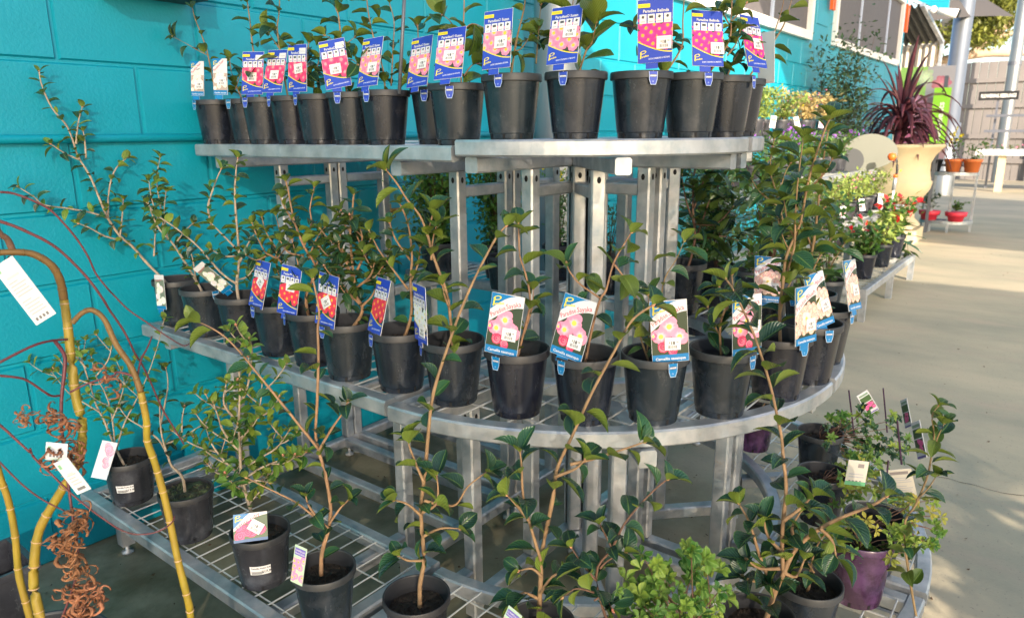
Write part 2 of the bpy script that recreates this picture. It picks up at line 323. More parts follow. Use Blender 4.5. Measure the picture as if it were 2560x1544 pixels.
# ---- teal block wall
WY = 2.205
wall = thing('block_wall', (4, WY, 0), 'turquoise painted concrete block wall behind the plant stand, with two white framed windows', 'wall')
wins = [(3.95, 7.47, 2.03, 3.10), (8.25, 11.58, 2.05, 2.93)]
wb = MB()
def wallseg(x0, x1, z0, z1): wb.box((x0-4, .009, z0), (x1-4, .15, z1))
wallseg(-3, 11.8, 0, 2.03); wallseg(-3, 3.95, 2.03, 3.4); wallseg(7.47, 8.25, 2.03, 3.4); wallseg(11.58, 11.8, 2.03, 3.4)
wallseg(8.25, 11.58, 2.93, 3.4); wallseg(3.95, 7.47, 3.1, 3.4); wallseg(8.25, 11.58, 2.03, 2.05)
obj('wall_core', wb, 'wall', wall)
def block_mesh(w, h, name):
    m = MB(); e = .0048; q = .0045; w2 = w/2
    m.add([(-w2, 0.0, 0), (w2, 0.0, 0), (w2, 0.0, h), (-w2, 0.0, h), (-w2+e, -.0085, e), (w2-e, -.0085, e), (w2-e, -.0085, h-e), (-w2+e, -.0085, h-e)],
          [(4, 5, 6, 7), (0, 1, 5, 4), (1, 2, 6, 5), (2, 3, 7, 6), (3, 0, 4, 7)])
    return m.mesh(name, 'wall')
bl_full = block_mesh(.3925, .1925, 'block'); far = MB(); nblk = 0; cand = []
for r in range(17):
    off = .86 if r % 2 else 1.065
    k0 = int((-3-off)/.4)
    for k in range(k0, 30):
        x = off+.4*k+.2; z = .2*r+.004
        if x < -2.7 or x > 11.6: continue
        if any(x+.2 > a-.02 and x-.2 < b+.02 and z+.196 > c-.02 and z < d+.02 for a, b, c, d in wins): continue
        cand.append((max(0, x-.3)+max(0, .3-x)*2.5+max(0, z-1.9)*3, x, z))
cand.sort()
for i, (_, x, z) in enumerate(cand):
    if i < 290: link('block', bl_full, wall, loc=(x-4, .0088, z))
    else:
        w2 = .196; far.add([(x-4-w2, .0088, z), (x-4+w2, .0088, z), (x-4+w2, .0088, z+.1925), (x-4-w2, .0088, z+.1925), (x-4-w2+.005, 0, z+.005), (x-4+w2-.005, 0, z+.005), (x-4+w2-.005, 0, z+.187), (x-4-w2+.005, 0, z+.187)],
                [(4, 5, 6, 7), (0, 1, 5, 4), (1, 2, 6, 5), (2, 3, 7, 6), (3, 0, 4, 7)])
tag(obj('block_field', far, 'wall', wall), kind='stuff')
for wi, (x0, x1, z0, z1) in enumerate(wins):
    fr = MB(); t = .075
    fr.box((x0-4, -.03, z0), (x1-4, .06, z0+t)); fr.box((x0-4, -.03, z1-t), (x1-4, .06, z1)); fr.box((x0-4, -.03, z0+t), (x0-4+t, .06, z1-t)); fr.box((x1-4-t, -.03, z0+t), (x1-4, .06, z1-t))
    f = obj('window', fr, 'white', wall)
    pn = MB(); pn.box((x0-4+t, .012, z0+t), (x1-4-t, .02, z1-t)); obj('screen', pn, 'screen', f)
    for xb in ((9.35, 10.75) if wi else (5.2, 6.4)):
        mm = MB(); mm.box((xb-4-.025, -.005, z0+t), (xb-4+.025, .011, z1-t)); obj('mullion', mm, mat('pale_blue_mullion', (.45, .5, .62), .5), f)
# horizontal painted conduit and upright pipe with brass valve
c = MB(); c.tube([(-3, WY-.012, 1.197), (3.4, WY-.012, 1.197)], .0125, 10)
tag(obj('conduit', c, 'wall', smooth=True), 'horizontal turquoise painted pipe running along the block wall at shelf height', 'pipe')
p = thing('water_pipe', (1.97, 2.165, 0), 'upright turquoise water pipe with a brass valve on the wall behind the stand', 'pipe')
c = MB(); c.tube([(0, 0, 0), (0, 0, 1.12)], .011, 8); obj('pipe', c, 'teal2', p, True)
c = MB(); c.lathe([(0, -.07), (.017, -.07), (.017, -.05), (.013, -.045), (.013, -.01), (.02, -.005), (.02, .03), (.013, .035), (.013, .06), (.017, .065), (.017, .085), (0, .085)], 12, (0, 0, .9)); c.tube([(.0, 0, .91), (.0, -.05, .91)], .006); c.box((-.03, -.056, .902), (.03, -.05, .918)); obj('valve', c, 'brass', p, True)
col = MB(); col.lathe([(.108, 0), (.108, 3.4)], 32)
tag(obj('column', col, 'colg', smooth=True, loc=(2.87, 1.96, 0)), 'thick pale galvanised column standing by the turquoise wall behind the stand', 'column')
sb = thing('wall_cabinet', (1.0, 2.15, 1.592), 'pale grey box fixed to the wall above the top shelf, cut by the picture edge', 'wall box')
c = MB(); c.box((-.03, -.06, .0), (.24, .05, .4)); obj('box', c, mat('pale_blue_grey_panel', (.35, .5, .55), .5), sb)
c = MB(); c.box((-.033, -.063, -.006), (.243, .05, -.001)); obj('lower_edge', c, 'black', sb)

# ---- unseen shade sails, added and outlined to cast the filtered shade
def sail(pts, z, label, n=10):
    q = [Vector(p) for p in pts]; m = MB(); vs = []
    for i in range(n+1):
        for j in range(n+1):
            u, v = i/n, j/n
            p = (q[0]*(1-u)+q[1]*u)*(1-v)+(q[3]*(1-u)+q[2]*u)*v
            vs.append((p.x, p.y, z+.10*math.cos(PI*(u-.5))*0-.12*math.sin(PI*u)*math.sin(PI*v)))
    fs = [(i*(n+1)+j, (i+1)*(n+1)+j, (i+1)*(n+1)+j+1, i*(n+1)+j+1) for i in range(n) for j in range(n)]
    m.add(vs, fs); return tag(obj('shade_sail', m, 'shade', smooth=True), label, 'shade sail')
sail([(-7, -4.35, 0), (1.55, -7.4, 0), (1.2, .7, 0), (-7, .7, 0)], 3.0, 'unseen knitted shade sail laid above the stand and near paving to filter the sun')
sail([(3.15, -6.5, 0), (9.4, -6.3, 0), (11.8, 1.3, 0), (4.5, 1.5, 0)], 3.3, 'unseen knitted shade sail added to shade the middle of the paved yard')

# ================================================================== DISPLAY STAND
CX, CY = 1.66, 1.07
TZ = (.2, .655, 1.19)
RO = (.935, .70, .47); RI = (.55, .39, .03)
def frame(root, o0, ang, k, rail_to=.90):
    """one support frame standing in the radial direction ang, starting at o0 (stand-local)"""
    d = Vector((math.cos(ang), math.sin(ang), 0)); o0 = Vector(o0)
    def P(r, z): return o0+d*r+Vector((0, 0, z))
    z3, z2, z1 = k
    obj('base_rail', MB().rhs(P(.0, .062), P(.445, .062)), 'galv', root)
    for r, zt in ((.02, z3-.072), (.222, z3-.072), (.462, z2-.072)):
        m = MB(); m.sweep([P(r, .082 if r < .44 else .03), P(r, zt)], [(-.0135, -.0175), (.0135, -.0175), (.0175, -.0135), (.0175, .0135), (.0135, .0175), (-.0135, .0175), (-.0175, .0135), (-.0175, -.0135)], up=d)
        po = obj('post', m, 'galv', root)
        h = MB(); sd = Vector((-d.y, d.x, 0))
        for sg in (-1, 1):
            c0 = P(r, zt-.022)+sd*sg*.0178
            h.sweep([c0, c0+sd*sg*.0006], [(.005*math.cos(a*PI/4), .008*math.sin(a*PI/4)) for a in range(8)])
        c0 = P(r, zt-.022)+d*.0178
        h.sweep([c0, c0+d*.0006], [(.005*math.cos(a*PI/4), .008*math.sin(a*PI/4)) for a in range(8)])
        obj('bolt_hole', h, 'dark', po)
    obj('shelf_bracket', MB().rhs(P(.0, z3-.054), P(.44, z3-.054)), 'galv', root)
    obj('shelf_bracket', MB().rhs(P(.242, z2-.054), P(.665, z2-.054)), 'galv', root)
    obj('shelf_bracket', MB().rhs(P(.482, z1-.054), P(.90, z1-.054)), 'galv', root)
    obj('cross_rail', MB().rhs(P(.04, z3-.125), P(.205, z3-.125), .03, .03), 'galv', root)
    m = MB(); m.sweep([P(.86, .03), P(.86, z1-.072)], [(-.0175, -.0175), (.0175, -.0175), (.0175, .0175), (-.0175, .0175)], up=d); obj('leg', m, 'galv', root)
    for r in (.86, .462, .02):
        q = P(r, 0); ft = MB(); ft.lathe([(0, .0), (.017, .0), (.017, .006), (.006, .010), (.006, .034)], 12, (q.x, q.y, 0)); obj('foot', ft, 'galv', root, True)
def wires(m, inside, x0, x1, y0, y1, z, step=.012):
    r = .0021
    def run(P, n, z):
        seg = []; cur = None
        for i in range(n+1):
            p = P(i/n)
            if inside(p[0], p[1]):
                if cur is None: cur = p
                last = p
            elif cur is not None: seg.append((cur, last)); cur = None
        if cur is not None: seg.append((cur, last))
        for a, b in seg: m.tube([(a[0], a[1], z), (b[0], b[1], z)], r, 5, False)
    y = y0
    while y < y1: run(lambda t: (x0+(x1-x0)*t, y), int((x1-x0)/step), z); y += .05
    x = x0+.03
    while x < x1: run(lambda t: (x, y0+(y1-y0)*t), int((y1-y0)/step), z-.0042); x += .1
def straight(sgn, label):
    root = thing('display_stand', (CX, 1.62, 0), label, 'plant stand', 'galvanised tiered plant stand modules')
    z3 = TZ[2]-.013; k = (z3, TZ[1], TZ[0])
    ya, yb = 1.092-1.62, 2.155-1.62
    for t, z in enumerate((TZ[0], TZ[1], z3)):
        ro, ri = RO[t], RI[t]+(.0 if t < 2 else 0)
        xo, xi = sgn*(ro-.0175), sgn*(ri+.0175); zz = z-.0175
        m = MB(); m.rhs((xo, ya, zz), (xo, yb, zz)); m.rhs((xi, ya, zz), (xi, yb, zz))
        s2 = .0176*sgn
        m.rhs((xi+s2, ya+.0175, zz-.0004), (xo-s2, ya+.0175, zz-.0004)); m.rhs((xi+s2, yb-.0175, zz-.0004), (xo-s2, yb-.0175, zz-.0004)); obj('shelf_frame', m, 'galv', root)
        m = MB(); a, b = min(xo, xi), max(xo, xi)
        wires(m, lambda x, y: True, a, b, ya+.04, yb-.02, z-.004); tag(obj('wire_deck', m, 'wire', root), kind='stuff')
    for y in (1.30-1.62, 2.08-1.62): frame(root, (0, y, 0), PI if sgn < 0 else 0, k)
    for x in (.035, .245): obj('base_rail', MB().rhs((sgn*x, 1.318-1.62, .062), (sgn*x, 2.062-1.62, .062)), 'galv', root)
    return root
def quarter(sgn, label):
    root = thing('display_stand', (CX, CY, 0), label, 'plant stand', 'galvanised tiered plant stand modules')
    gx = sgn*.012
    aa, ab = (PI, 1.5*PI) if sgn < 0 else (1.5*PI, 2*PI)
    for t, z in enumerate(TZ):
        zz = z-.0175; m = MB(); n = 28
        for rr in ((RO[t]-.0175), (RI[t]+.0175)):
            if t == 2 and rr < .1: continue
            pts = [(gx+rr*math.cos(aa+(ab-aa)*i/n), rr*math.sin(aa+(ab-aa)*i/n), zz) for i in range(n+1)]
            w, h, c_ = .0175, .0175, .004
            m.sweep(pts, [(-w+c_, -h), (w-c_, -h), (w, -h+c_), (w, h-c_), (w-c_, h), (-w+c_, h), (-w, h-c_), (-w, -h+c_)])
        a = max(RI[t]+.0352, .0); b = RO[t]-.0352
        if t == 2: a = .0
        m.rhs((gx+sgn*a, -.0175, zz-.0004), (gx+sgn*b, -.0175, zz-.0004)); m.rhs((gx+sgn*.0175, -a-(.036 if t == 2 else 0), zz-.0006), (gx+sgn*.0175, -b, zz-.0006))
        obj('shelf_frame', m, 'galv', root)
        m = MB(); ro, ri = RO[t]-.02, RI[t]+.02
        def ins(x, y): r = math.hypot(x-gx, y); return ri < r < ro and y < -.01 and (x-gx)*sgn > .01
        wires(m, ins, min(0, sgn)*RO[t]+gx-.001, max(0, sgn)*RO[t]+gx+.001, -RO[t], 0, z-.004); tag(obj('wire_deck', m, 'wire', root), kind='stuff')
    k = (TZ[2], TZ[1], TZ[0])
    frame(root, (gx, -.02, 0), PI if sgn < 0 else 0, k)
    frame(root, (gx+sgn*.02, -.005, 0), 1.5*PI, k)
    frame(root, (gx+sgn*.03, -.03, 0), (1.25 if sgn < 0 else 1.75)*PI, k)
    return root
straight(-1, 'straight three tier galvanised stand module running out from the wall, near left side')
straight(1, 'straight three tier galvanised stand module on the far side, behind the central posts')
quarter(-1, 'quarter round galvanised plant stand module at the near left of the curved end')
quarter(1, 'quarter round galvanised plant stand module at the right of the curved end')

# ================================================================== POTS
def pot_mesh(name, H=.135, rb=.047, rt=.0615, rr=.066, m='pot', notches=8):
    seg = 48; mb = MB()
    prof = [(0, .004), (rb-.004, .004), (rb, .0), (rb+.0002, .004), (rb+.0012, .012), (rb+.0028, .0135), (rt, H-.016), (rr-.001, H-.0155), (rr, H-.0145), (rr, H-.002), (rr-.001, H), (rr-.003, H), (rr-.0045, H-.002), (rt-.003, H-.016)]
    for i in range(8): z = H-.02-i*.004; prof.append((rt-.0025-(rt-rb)*(H-z)/H-(.0008 if i % 2 else 0), z))
    prof += [(rt-.0035-(rt-rb)*.5, H*.55), (0, H*.55)]
    k = len(prof); vs = []
    for i in range(seg):
        a = 2*PI*i/seg
        nt_ = (i % 6 in (0, 1))
        for j, (r, z) in enumerate(prof):
            vs.append((r*math.cos(a), r*math.sin(a), z))
    fs = []
    for i in range(seg):
        b = (i+1) % seg
        for j in range(k-1): fs.append((i*k+j, b*k+j, b*k+j+1, i*k+j+1))
    nmain = len(fs)
    for q in range(notches):
        a = 2*PI*q/notches
        vs2 = []
        for da, z in ((-.055, .0015), (.055, .0015), (.055, .0115), (-.055, .0115)):
            rr_ = rb+.0006+.0012*z/.012; vs2.append((rr_*math.cos(a+da), rr_*math.sin(a+da), z))
        o = len(vs); vs += vs2; fs.append((o, o+1, o+2, o+3))
    mb.add(vs, fs); me = mb.mesh(name, m); me.materials.append(mt['dark'])
    me.materials.append(mt['pot_in']); me.materials.append(mt['pot_rim'] if m != 'purple' else mt['purple'])
    for p in list(me.polygons)[:nmain]:
        j = p.index % (k-1)
        if j >= 12: p.material_index = 2
        elif 6 <= j: p.material_index = 3
    for p in list(me.polygons)[nmain:]: p.material_index = 1
    me.shade_smooth(); me.set_sharp_from_angle(angle=math.radians(30)); return me
def soil_mesh(r, z, m='soil', sd=0):
    rg = random.Random(sd); n = 16; vs = [(0, 0, z+.003)]; fs = []
    for q in range(1, 5):
        for i in range(n):
            a = 2*PI*i/n; rr = r*q/4; vs.append((rr*math.cos(a), rr*math.sin(a), z+rg.uniform(-.003, .004)))
    for i in range(n):
        b = (i+1) % n; fs.append((0, 1+i, 1+b))
        for q in range(3): fs.append((1+q*n+i, 1+(q+1)*n+i, 1+(q+1)*n+b, 1+q*n+b))
    for i in range(60):
        a = rg.uniform(0, 2*PI); d = r*.93*math.sqrt(rg.random()); x, y = d*math.cos(a), d*math.sin(a); s = rg.uniform(.0015, .004); o = len(vs)
        zz = z+.004
        vs += [(x-s, y, zz-s), (x+s*.6, y-s, zz-s), (x+s*.3, y+s, zz-s), (x, y, zz+s*.8)]; fs += [(o, o+1, o+3), (o+1, o+2, o+3), (o+2, o, o+3)]
    return MB().add(vs, fs).mesh('soil', m)
POT = pot_mesh('pot'); POTP = pot_mesh('pot', m='purple', rb=.050, rt=.063, H=.15); POTO = pot_mesh('pot', m='pot_old', H=.128, rb=.052, rt=.064, rr=.067)
SOIL = [soil_mesh(.0565, .104, sd=i) for i in range(3)]; SOILM = soil_mesh(.06, .118, 'moss', 5)

# ---- leaf meshes (unit length along +Y, normal +Z)
def leaf_mesh(name, m, wid=.5, fold=.25, arch=.25, shape='ell', nl=6, twist=0.0, petiole=.08):
    vs = []; uv = []; fs = []
    for i in range(nl+1):
        t = i/nl
        if shape == 'ell': w = math.sin(PI*min(1, t**.85))**.62 if 0 < t < 1 else 0.0
        elif shape == 'obo': w = (math.sin(PI*t**1.7)**.8) if 0 < t < 1 else 0.0
        elif shape == 'lan': w = (math.sin(PI*t**.7)**1.2) if 0 < t < 1 else 0.0
        w = max(w, .02)*wid/2; y = petiole+(1-petiole)*t; z = -arch*t*t+arch*.35*t
        for s in (-1, -.5, 0, .5, 1):
            vs.append((s*w+twist*t*t*.2, y, z+abs(s)*w*fold*2-(.02*math.sin(7*t+s) if abs(s) == 1 else 0))); uv.append(((s+1)/2, t))
    for i in range(nl):
        for j in range(4): a = i*5+j; fs.append((a, a+1, a+6, a+5))
    o = len(vs); vs += [(-.012, 0, 0), (.012, 0, 0), (.012, petiole, 0), (-.012, petiole, 0)]; uv += [(.5, 0)]*4; fs.append((o, o+1, o+2, o+3))
    me = bpy.data.meshes.new(name); me.from_pydata(vs, [], fs); u = me.uv_layers.new(name='UVMap')
    for l in me.loops: u.data[l.index].uv = uv[l.vertex_index]
    me.materials.append(mt[m]); me.shade_smooth(); return me
LV = {}
for key, m, wid, shp in (('D', 'leafd', .60, 'ell'), ('N', 'leafn', .56, 'ell'), ('L', 'leafl', .58, 'ell'), ('G', 'leafg', .52, 'ell'), ('A', 'leafa', .5, 'obo'), ('Y', 'leafy', .45, 'obo'), ('O', 'leafo', .5, 'ell'), ('X', 'leafn', .28, 'lan'), ('R', 'leafd', .66, 'ell')):
    LV[key] = [leaf_mesh('leaf', m, wid*random.uniform(.88, 1.12), random.uniform(.08, .4), random.uniform(.02, .5), shp, twist=random.uniform(-1, 1)) for _ in range(5)]
def orient(d, nrm, roll=0):
    d = d.normalized(); x = d.cross(nrm)
    if x.length < 1e-3: x = d.cross(Vector((1, 0, 0)))
    x.normalize(); z = x.cross(d)
    if roll: q = Matrix.Rotation(roll, 3, d); x = q@x; z = q@z
    return Matrix((x, d, z)).transposed()
def put(name, me, root, pos, d, nrm, s, roll=0):
    o = bpy.data.objects.new(name, me); COL.objects.link(o); o.parent = root
    o.matrix_local = Matrix.Translation(pos-root.location)@orient(d, nrm, roll).to_4x4()@Matrix.Diagonal((s, s, s, 1))
    return o
def rosette_mesh(m, n=6, L=1.0, wid=.46):
    vs = []; fs = []; uv = []
    src = LV[m][0]
    for i in range(n):
        a = 2*PI*i/n+random.uniform(-.25, .25); el = random.uniform(.15, .75) if i else 1.3
        s = L*random.uniform(.8, 1.1)
        Mx = Matrix.Rotation(a, 3, 'Z')@Matrix.Rotation(el, 3, 'X'); o = len(vs)
        vs += [tuple(Mx@(v.co*s)) for v in src.vertices]
        for p in src.polygons: fs.append(tuple(o+k for k in p.vertices))
        uv += [0]
    me = bpy.data.meshes.new('leaf_rosette'); me.from_pydata(vs, [], fs); u = me.uv_layers.new(name='UVMap')
    su = src.uv_layers[0].data; nl = len(src.loops)
    for i in range(len(me.loops)): u.data[i].uv = su[i % nl].uv
    me.materials.append(src.materials[0]); me.shade_smooth(); return me
ROS = {k: [rosette_mesh(k, n) for n in (5, 6, 7)] for k in 'AYDGN'}
bud_me = MB().lathe([(0, 0), (.25, .2), (.3, .5), (.16, .85), (0, 1)], 7).mesh('bud', 'bud', True)

def leafy(root, path, kind, L, sp, t0=.15, rng=random, droop=.25, spread=1.0, tip=True):
    """alternate leaves along a 3D path"""
    L *= 1.15; sp *= .86
    ln = [0]
    for a, b in zip(path, path[1:]): ln.append(ln[-1]+(b-a).length)
    tot = ln[-1]; s = tot*t0; ph = rng.uniform(0, 6.28)
    def atlen(s):
        for i in range(len(path)-1):
            if ln[i+1] >= s: k = (s-ln[i])/max(1e-6, ln[i+1]-ln[i]); return path[i].lerp(path[i+1], k), (path[i+1]-path[i]).normalized()
        return path[-1], (path[-1]-path[-2]).normalized()
    while s < tot:
        p, t = atlen(s); ph += 2.4+rng.uniform(-.5, .5)
        a = t.cross(Vector((0, 0, 1)))
        if a.length < .1: a = t.cross(Vector((1, 0, 0)))
        a.normalize(); b = t.cross(a)
        side = a*math.cos(ph)+b*math.sin(ph)
        d = (side*spread+t*rng.uniform(.15, .8)+Vector((0, 0, rng.uniform(-.35, .5)-droop))).normalized()
        up = (Vector((0, 0, 1))+t*.6+Vector((rng.uniform(-.3, .3), rng.uniform(-.3, .3), 0)))
        kk = kind[rng.randrange(len(kind))]
        put('leaf', LV[kk][rng.randrange(5)], root, p, d, up, L*rng.uniform(.65, 1.12), rng.uniform(-.5, .5))
        s += sp*rng.uniform(.6, 1.4)
    if tip:
        p, t = atlen(tot)
        for q in range(3):
            ph += 2.1; a = t.cross(Vector((.3, .2, 1))).normalized(); b = t.cross(a)
            d = (a*math.cos(ph)+b*math.sin(ph))*.8+t*.8
            put('leaf', LV[kind[rng.randrange(len(kind))]][rng.randrange(5)], root, p, d, Vector((0, 0, 1))+t, L*rng.uniform(.6, .95))
        put('bud', bud_me, root, p, t, Vector((1, 0, 0)), L*.0+.010).rotation_euler.rotate_axis('X', -PI/2)

def parse(s): return [tuple(float(q) for q in t.split(',')) for t in s.split()]
def potted(key, pos, z, label, stems, leaf='D', L=.05, sp=.03, side=0, sideL=.1, bark='bark', r0=.0028, pot='b', scale=1.0, t0=.2, seed=None, group=None, lean=.0, droop=.25, dense=1, cat='potted plant', name='potted_camellia', clump=0, soil=None, offs=None):
    rng = random.Random(seed if seed is not None else sum(ord(c) for c in key)*7)
    root = thing(name, (pos[0], pos[1], z), label, cat, group)
    pm = {'b': POT, 'p': POTP, 'o': POTO}[pot]
    po = link('pot', pm, root, rot=(0, 0, rng.uniform(0, 6)), scale=scale)
    link('soil', SOILM if soil == 'm' else SOIL[rng.randrange(3)], po)
    st = MB(); paths = []
    for si, s in enumerate(stems):
        pr = parse(s) if isinstance(s, str) else s
        off = (offs[si] if offs else rng.uniform(-.025, .035))
        pts = []
        for i, (x, y) in enumerate(pr):
            f = i/max(1, len(pr)-1)
            pts.append(AP(x, y, pos, (off if isinstance(off, (int, float)) else 0)*f*(1 if si else 1)+rng.uniform(-.004, .004)+lean*f))
        if si == 0:
            base = Vector((pos[0]+rng.uniform(-.008, .008), pos[1]+rng.uniform(-.008, .008), z+.105*scale))
            if (pts[0]-base).length > .012: pts[0] = base.lerp(pts[0], .35); pts.insert(0, base)
        path = smooth_path(pts, 4); paths.append(path)
        rr = r0*(1 if si == 0 else .65)
        st.tube([p-root.location for p in path], [rr*(1-.62*i/(len(path)-1))*(1+rng.uniform(-.06, .10)) for i in range(len(path))], 7)
    subs = []
    for path in paths:
        n = max(1, int(side*(1 if path is paths[0] else .6)))
        if side:
            for q in range(n):
                t = rng.uniform(.22, .93); i = int(t*(len(path)-1)); p = path[i]; tg = (path[min(i+1, len(path)-1)]-path[max(0, i-1)]).normalized()
                ph = rng.uniform(0, 6.28); out = Vector((math.cos(ph), math.sin(ph), 0)); ll = sideL*rng.uniform(.5, 1.25)*(1.1-.5*t)
                pp = [p, p+out*ll*.4+tg*ll*.35, p+out*ll*.75+tg*ll*.55+Vector((0, 0, ll*.2)), p+out*ll*.95+tg*ll*.6+Vector((0, 0, ll*.45))]
                sp_ = smooth_path(pp, 3); subs.append(sp_)
                st.tube([x-root.location for x in sp_], [r0*.42*(1-.5*i/(len(sp_)-1)) for i in range(len(sp_))], 5)
    obj('stem', st, bark, root, True)
    for path in paths: leafy(root, path, leaf, L, sp, t0 if path is paths[0] else .1, rng, droop)
    for path in subs: leafy(root, path, leaf, L*.9, sp*.8, .2, rng, droop)
    return root
ORD = ['first', 'second', 'third', 'fourth', 'fifth', 'sixth', 'seventh', 'eighth', 'ninth', 'tenth', 'eleventh', 'twelfth', 'thirteenth', 'fourteenth', 'fifteenth', 'sixteenth']

# ================================================================== POTTED PLANTS
Z3S, Z3, Z2, Z1 = TZ[2]-.013, TZ[2], TZ[1], TZ[0]
PP = {'c1': (1.253, 2.12), 'c2': (1.283, 2.0), 'c3': (1.262, 1.882), 'c4': (1.27, 1.760), 'c5': (1.268, 1.638), 'c6': (1.27, 1.510), 'c7': (1.268, 1.381), 'c8': (1.340, 1.272), 'c9': (1.272, 1.143),
 'c10': (1.284, .996), 'c11': (1.329, .860), 'c12': (1.424, .757), 'c13': (1.536, .693), 'c14': (1.670, .672), 'c15': (1.797, .692),
 'b1': (1.045, 2.085), 'b2': (1.03, 1.90), 'b3': (1.035, 1.725), 'b4': (1.045, 1.575), 'b5': (1.045, 1.432), 'b6': (1.03, 1.285), 'b7': (1.048, 1.13), 'b8': (1.06, .982), 'b9': (1.088, .836), 'b10': (1.14, .708), 'b11': (1.222, .60), 'b12': (1.332, .508),
 'b13': (1.492, .448), 'b14': (1.636, .424), 'b15': (1.800, .440), 'b16': (1.943, .515),
 'a1': (.807, 2.004), 'a2': (.807, 1.69), 'a3': (.812, 1.371), 'a4': (.80, 1.124), 'a5': (.851, .904), 'a6': (.93, .665), 'a7': (1.0, .515), 'a8': (1.195, .355), 'a9': (1.355, .312), 'a10': (1.567, .262), 'a11': (1.705, .262), 'a12': (2.131, .50), 'a13': (2.20, .72)}
topc = 'pots along the top shelf'; midc = 'pots along the middle shelf'; lowc = 'pots on the bottom shelf'
def C_(k, label, stems, **kw):
    z = {'c': Z3 if int(k[1:]) >= 10 else Z3S, 'b': Z2, 'a': Z1}[k[0]]
    g = {'c': topc, 'b': midc, 'a': lowc}[k[0]]
    return potted(k, PP[k], z, label, stems, group=g, **kw)
C_('c1', 'top shelf camellia nearest the wall, thin crooked bare stem with a few narrow leaves', ['535,185 519,134 511,108 500,78 492,59 484,35 481,12', '522,140 498,128 470,112 436,94'], L=.04, sp=.035, r0=.0024, scale=.96)
C_('c2', 'second camellia from the wall on the top shelf, short leaning stem', ['590,240 581,188 574,150', '588,225 600,190 612,170'], L=.038, sp=.016, scale=.96)
C_('c3', 'third camellia from the wall on the top shelf, upright stem behind a crimson flower tag', ['632,165 629,94 625,54 618,0 615,-60'], leaf='R', L=.042, sp=.03, scale=.96)
C_('c4', 'fourth camellia from the wall, top shelf, rounded leaves above a tilted crimson tag', ['700,160 694,86 697,40 699,0 700,-60', '697,120 680,95 668,78'], leaf='RDL', L=.052, sp=.028, scale=.96)
C_('c5', 'fifth camellia from the wall on the top shelf, low dense dark leaves beside its tag', ['780,215 775,172 769,150 772,110', '776,200 795,160 800,120', '776,205 770,185 790,200', '775,190 755,150 750,130'], leaf='DN', L=.045, sp=.016, t0=.02, scale=.96)
C_('c6', 'sixth camellia from the wall, top shelf, bushy behind the largest tilted crimson tag', ['850,200 850,73 845,35 839,16 838,-50', '850,130 830,100 815,90', '850,120 872,105 885,95', '850,150 880,150 893,160'], leaf='R', L=.05, sp=.021, t0=.1, scale=.96)
C_('c7', 'seventh camellia from the wall on the top shelf, two tall stems with narrow arching leaves', ['960,213 957,172 934,94 920,27 915,-40', '978,215 982,134 985,54 971,0 965,-40'], L=.042, sp=.02, t0=.05, scale=.96)
C_('c8', 'eighth camellia from the wall, top shelf, with one broad olive leaf at its tip', ['1045,215 1050,130 1044,66', '1045,200 1020,190 1010,182'], leaf='RL', L=.045, sp=.04)
C_('c9', 'ninth camellia from the wall, top shelf, big dark leaves over a faded tag', ['1161,196 1151,134 1159,54 1161,-40', '1160,190 1178,165 1190,160', '1155,110 1130,60 1110,40', '1156,80 1180,60 1210,70'], leaf='DDL', L=.062, sp=.03, t0=.05)
C_('c10', 'tenth camellia from the wall, first on the curved top shelf, with a slim second shoot', ['1275,165 1291,102 1304,48 1312,10 1314,-40', '1340,160 1345,100 1348,60 1352,15', '1285,130 1305,120 1325,90'], leaf='DL', L=.045, sp=.022, t0=.05)
C_('c11', 'eleventh camellia on the top shelf with long upright olive leaves beside a sunlit tag', ['1452,156 1465,128 1479,108 1490,60', '1440,156 1435,60 1432,10 1440,-40'], leaf='DL', L=.07, sp=.02, t0=.02, droop=-.25)
C_('c12', 'twelfth camellia on the top shelf, bare brown stem right of the large magenta flower tag', ['1715,167 1703,121 1707,54 1712,-40', '1706,120 1692,108 1683,104', '1600,150 1600,90 1590,70'], leaf='RD', L=.042, sp=.03, t0=.2)
C_('c13', 'thirteenth camellia on the top shelf, bushy with deep green leaves between two magenta tags', ['1818,172 1820,108 1828,40 1831,-40', '1818,140 1840,110 1850,80', '1820,120 1800,80 1800,40', '1822,60 1800,20 1790,0', '1824,60 1850,30 1865,10'], leaf='D', L=.042, sp=.019, t0=.05)
C_('c14', 'fourteenth camellia on the top shelf, behind the narrow turned magenta tag', ['1815,175 1835,150 1850,125 1845,100', '1825,165 1860,150 1880,120'], leaf='DN', L=.038, sp=.018, t0=.1)
C_('c15', 'last camellia at the right end of the top shelf, two bare twigs leaning right', ['1909,161 1941,94 1965,48 1984,-20', '1912,160 1930,102 1955,22 1960,-10'], leaf='LD', L=.045, sp=.035, t0=.15)
# middle shelf
C_('b1', 'tall leaning small leaved camellia in the pot nearest the wall on the middle shelf', ['400,705 370,660 330,615 300,590 270,545 250,500 225,440 195,390 170,320 130,270 105,215 98,180', '268,545 230,532 170,521 110,512 85,492 50,470', '300,600 262,590 225,570 200,560', '270,550 272,480 285,430 305,405 318,395', '385,640 387,600 390,560', '200,400 165,385 130,362', '215,395 212,352 208,330', '300,590 305,545 308,500', '190,360 195,310 205,270'], leaf='DG', L=.03, sp=.017, r0=.0044, bark='barkg', t0=.22, offs=[-.04]*9)
C_('b2', 'second camellia from the wall on the middle shelf, small leaves on a pale leaning stem', ['484,670 436,614 400,575 382,540 370,505', '490,700 480,640 470,620', '410,580 405,540 395,480 392,440 400,395', '420,600 410,540 415,480', '436,614 460,580 480,560', '400,560 380,500 372,450'], leaf='DG', L=.03, sp=.011, r0=.004, bark='barkg', t0=.12)
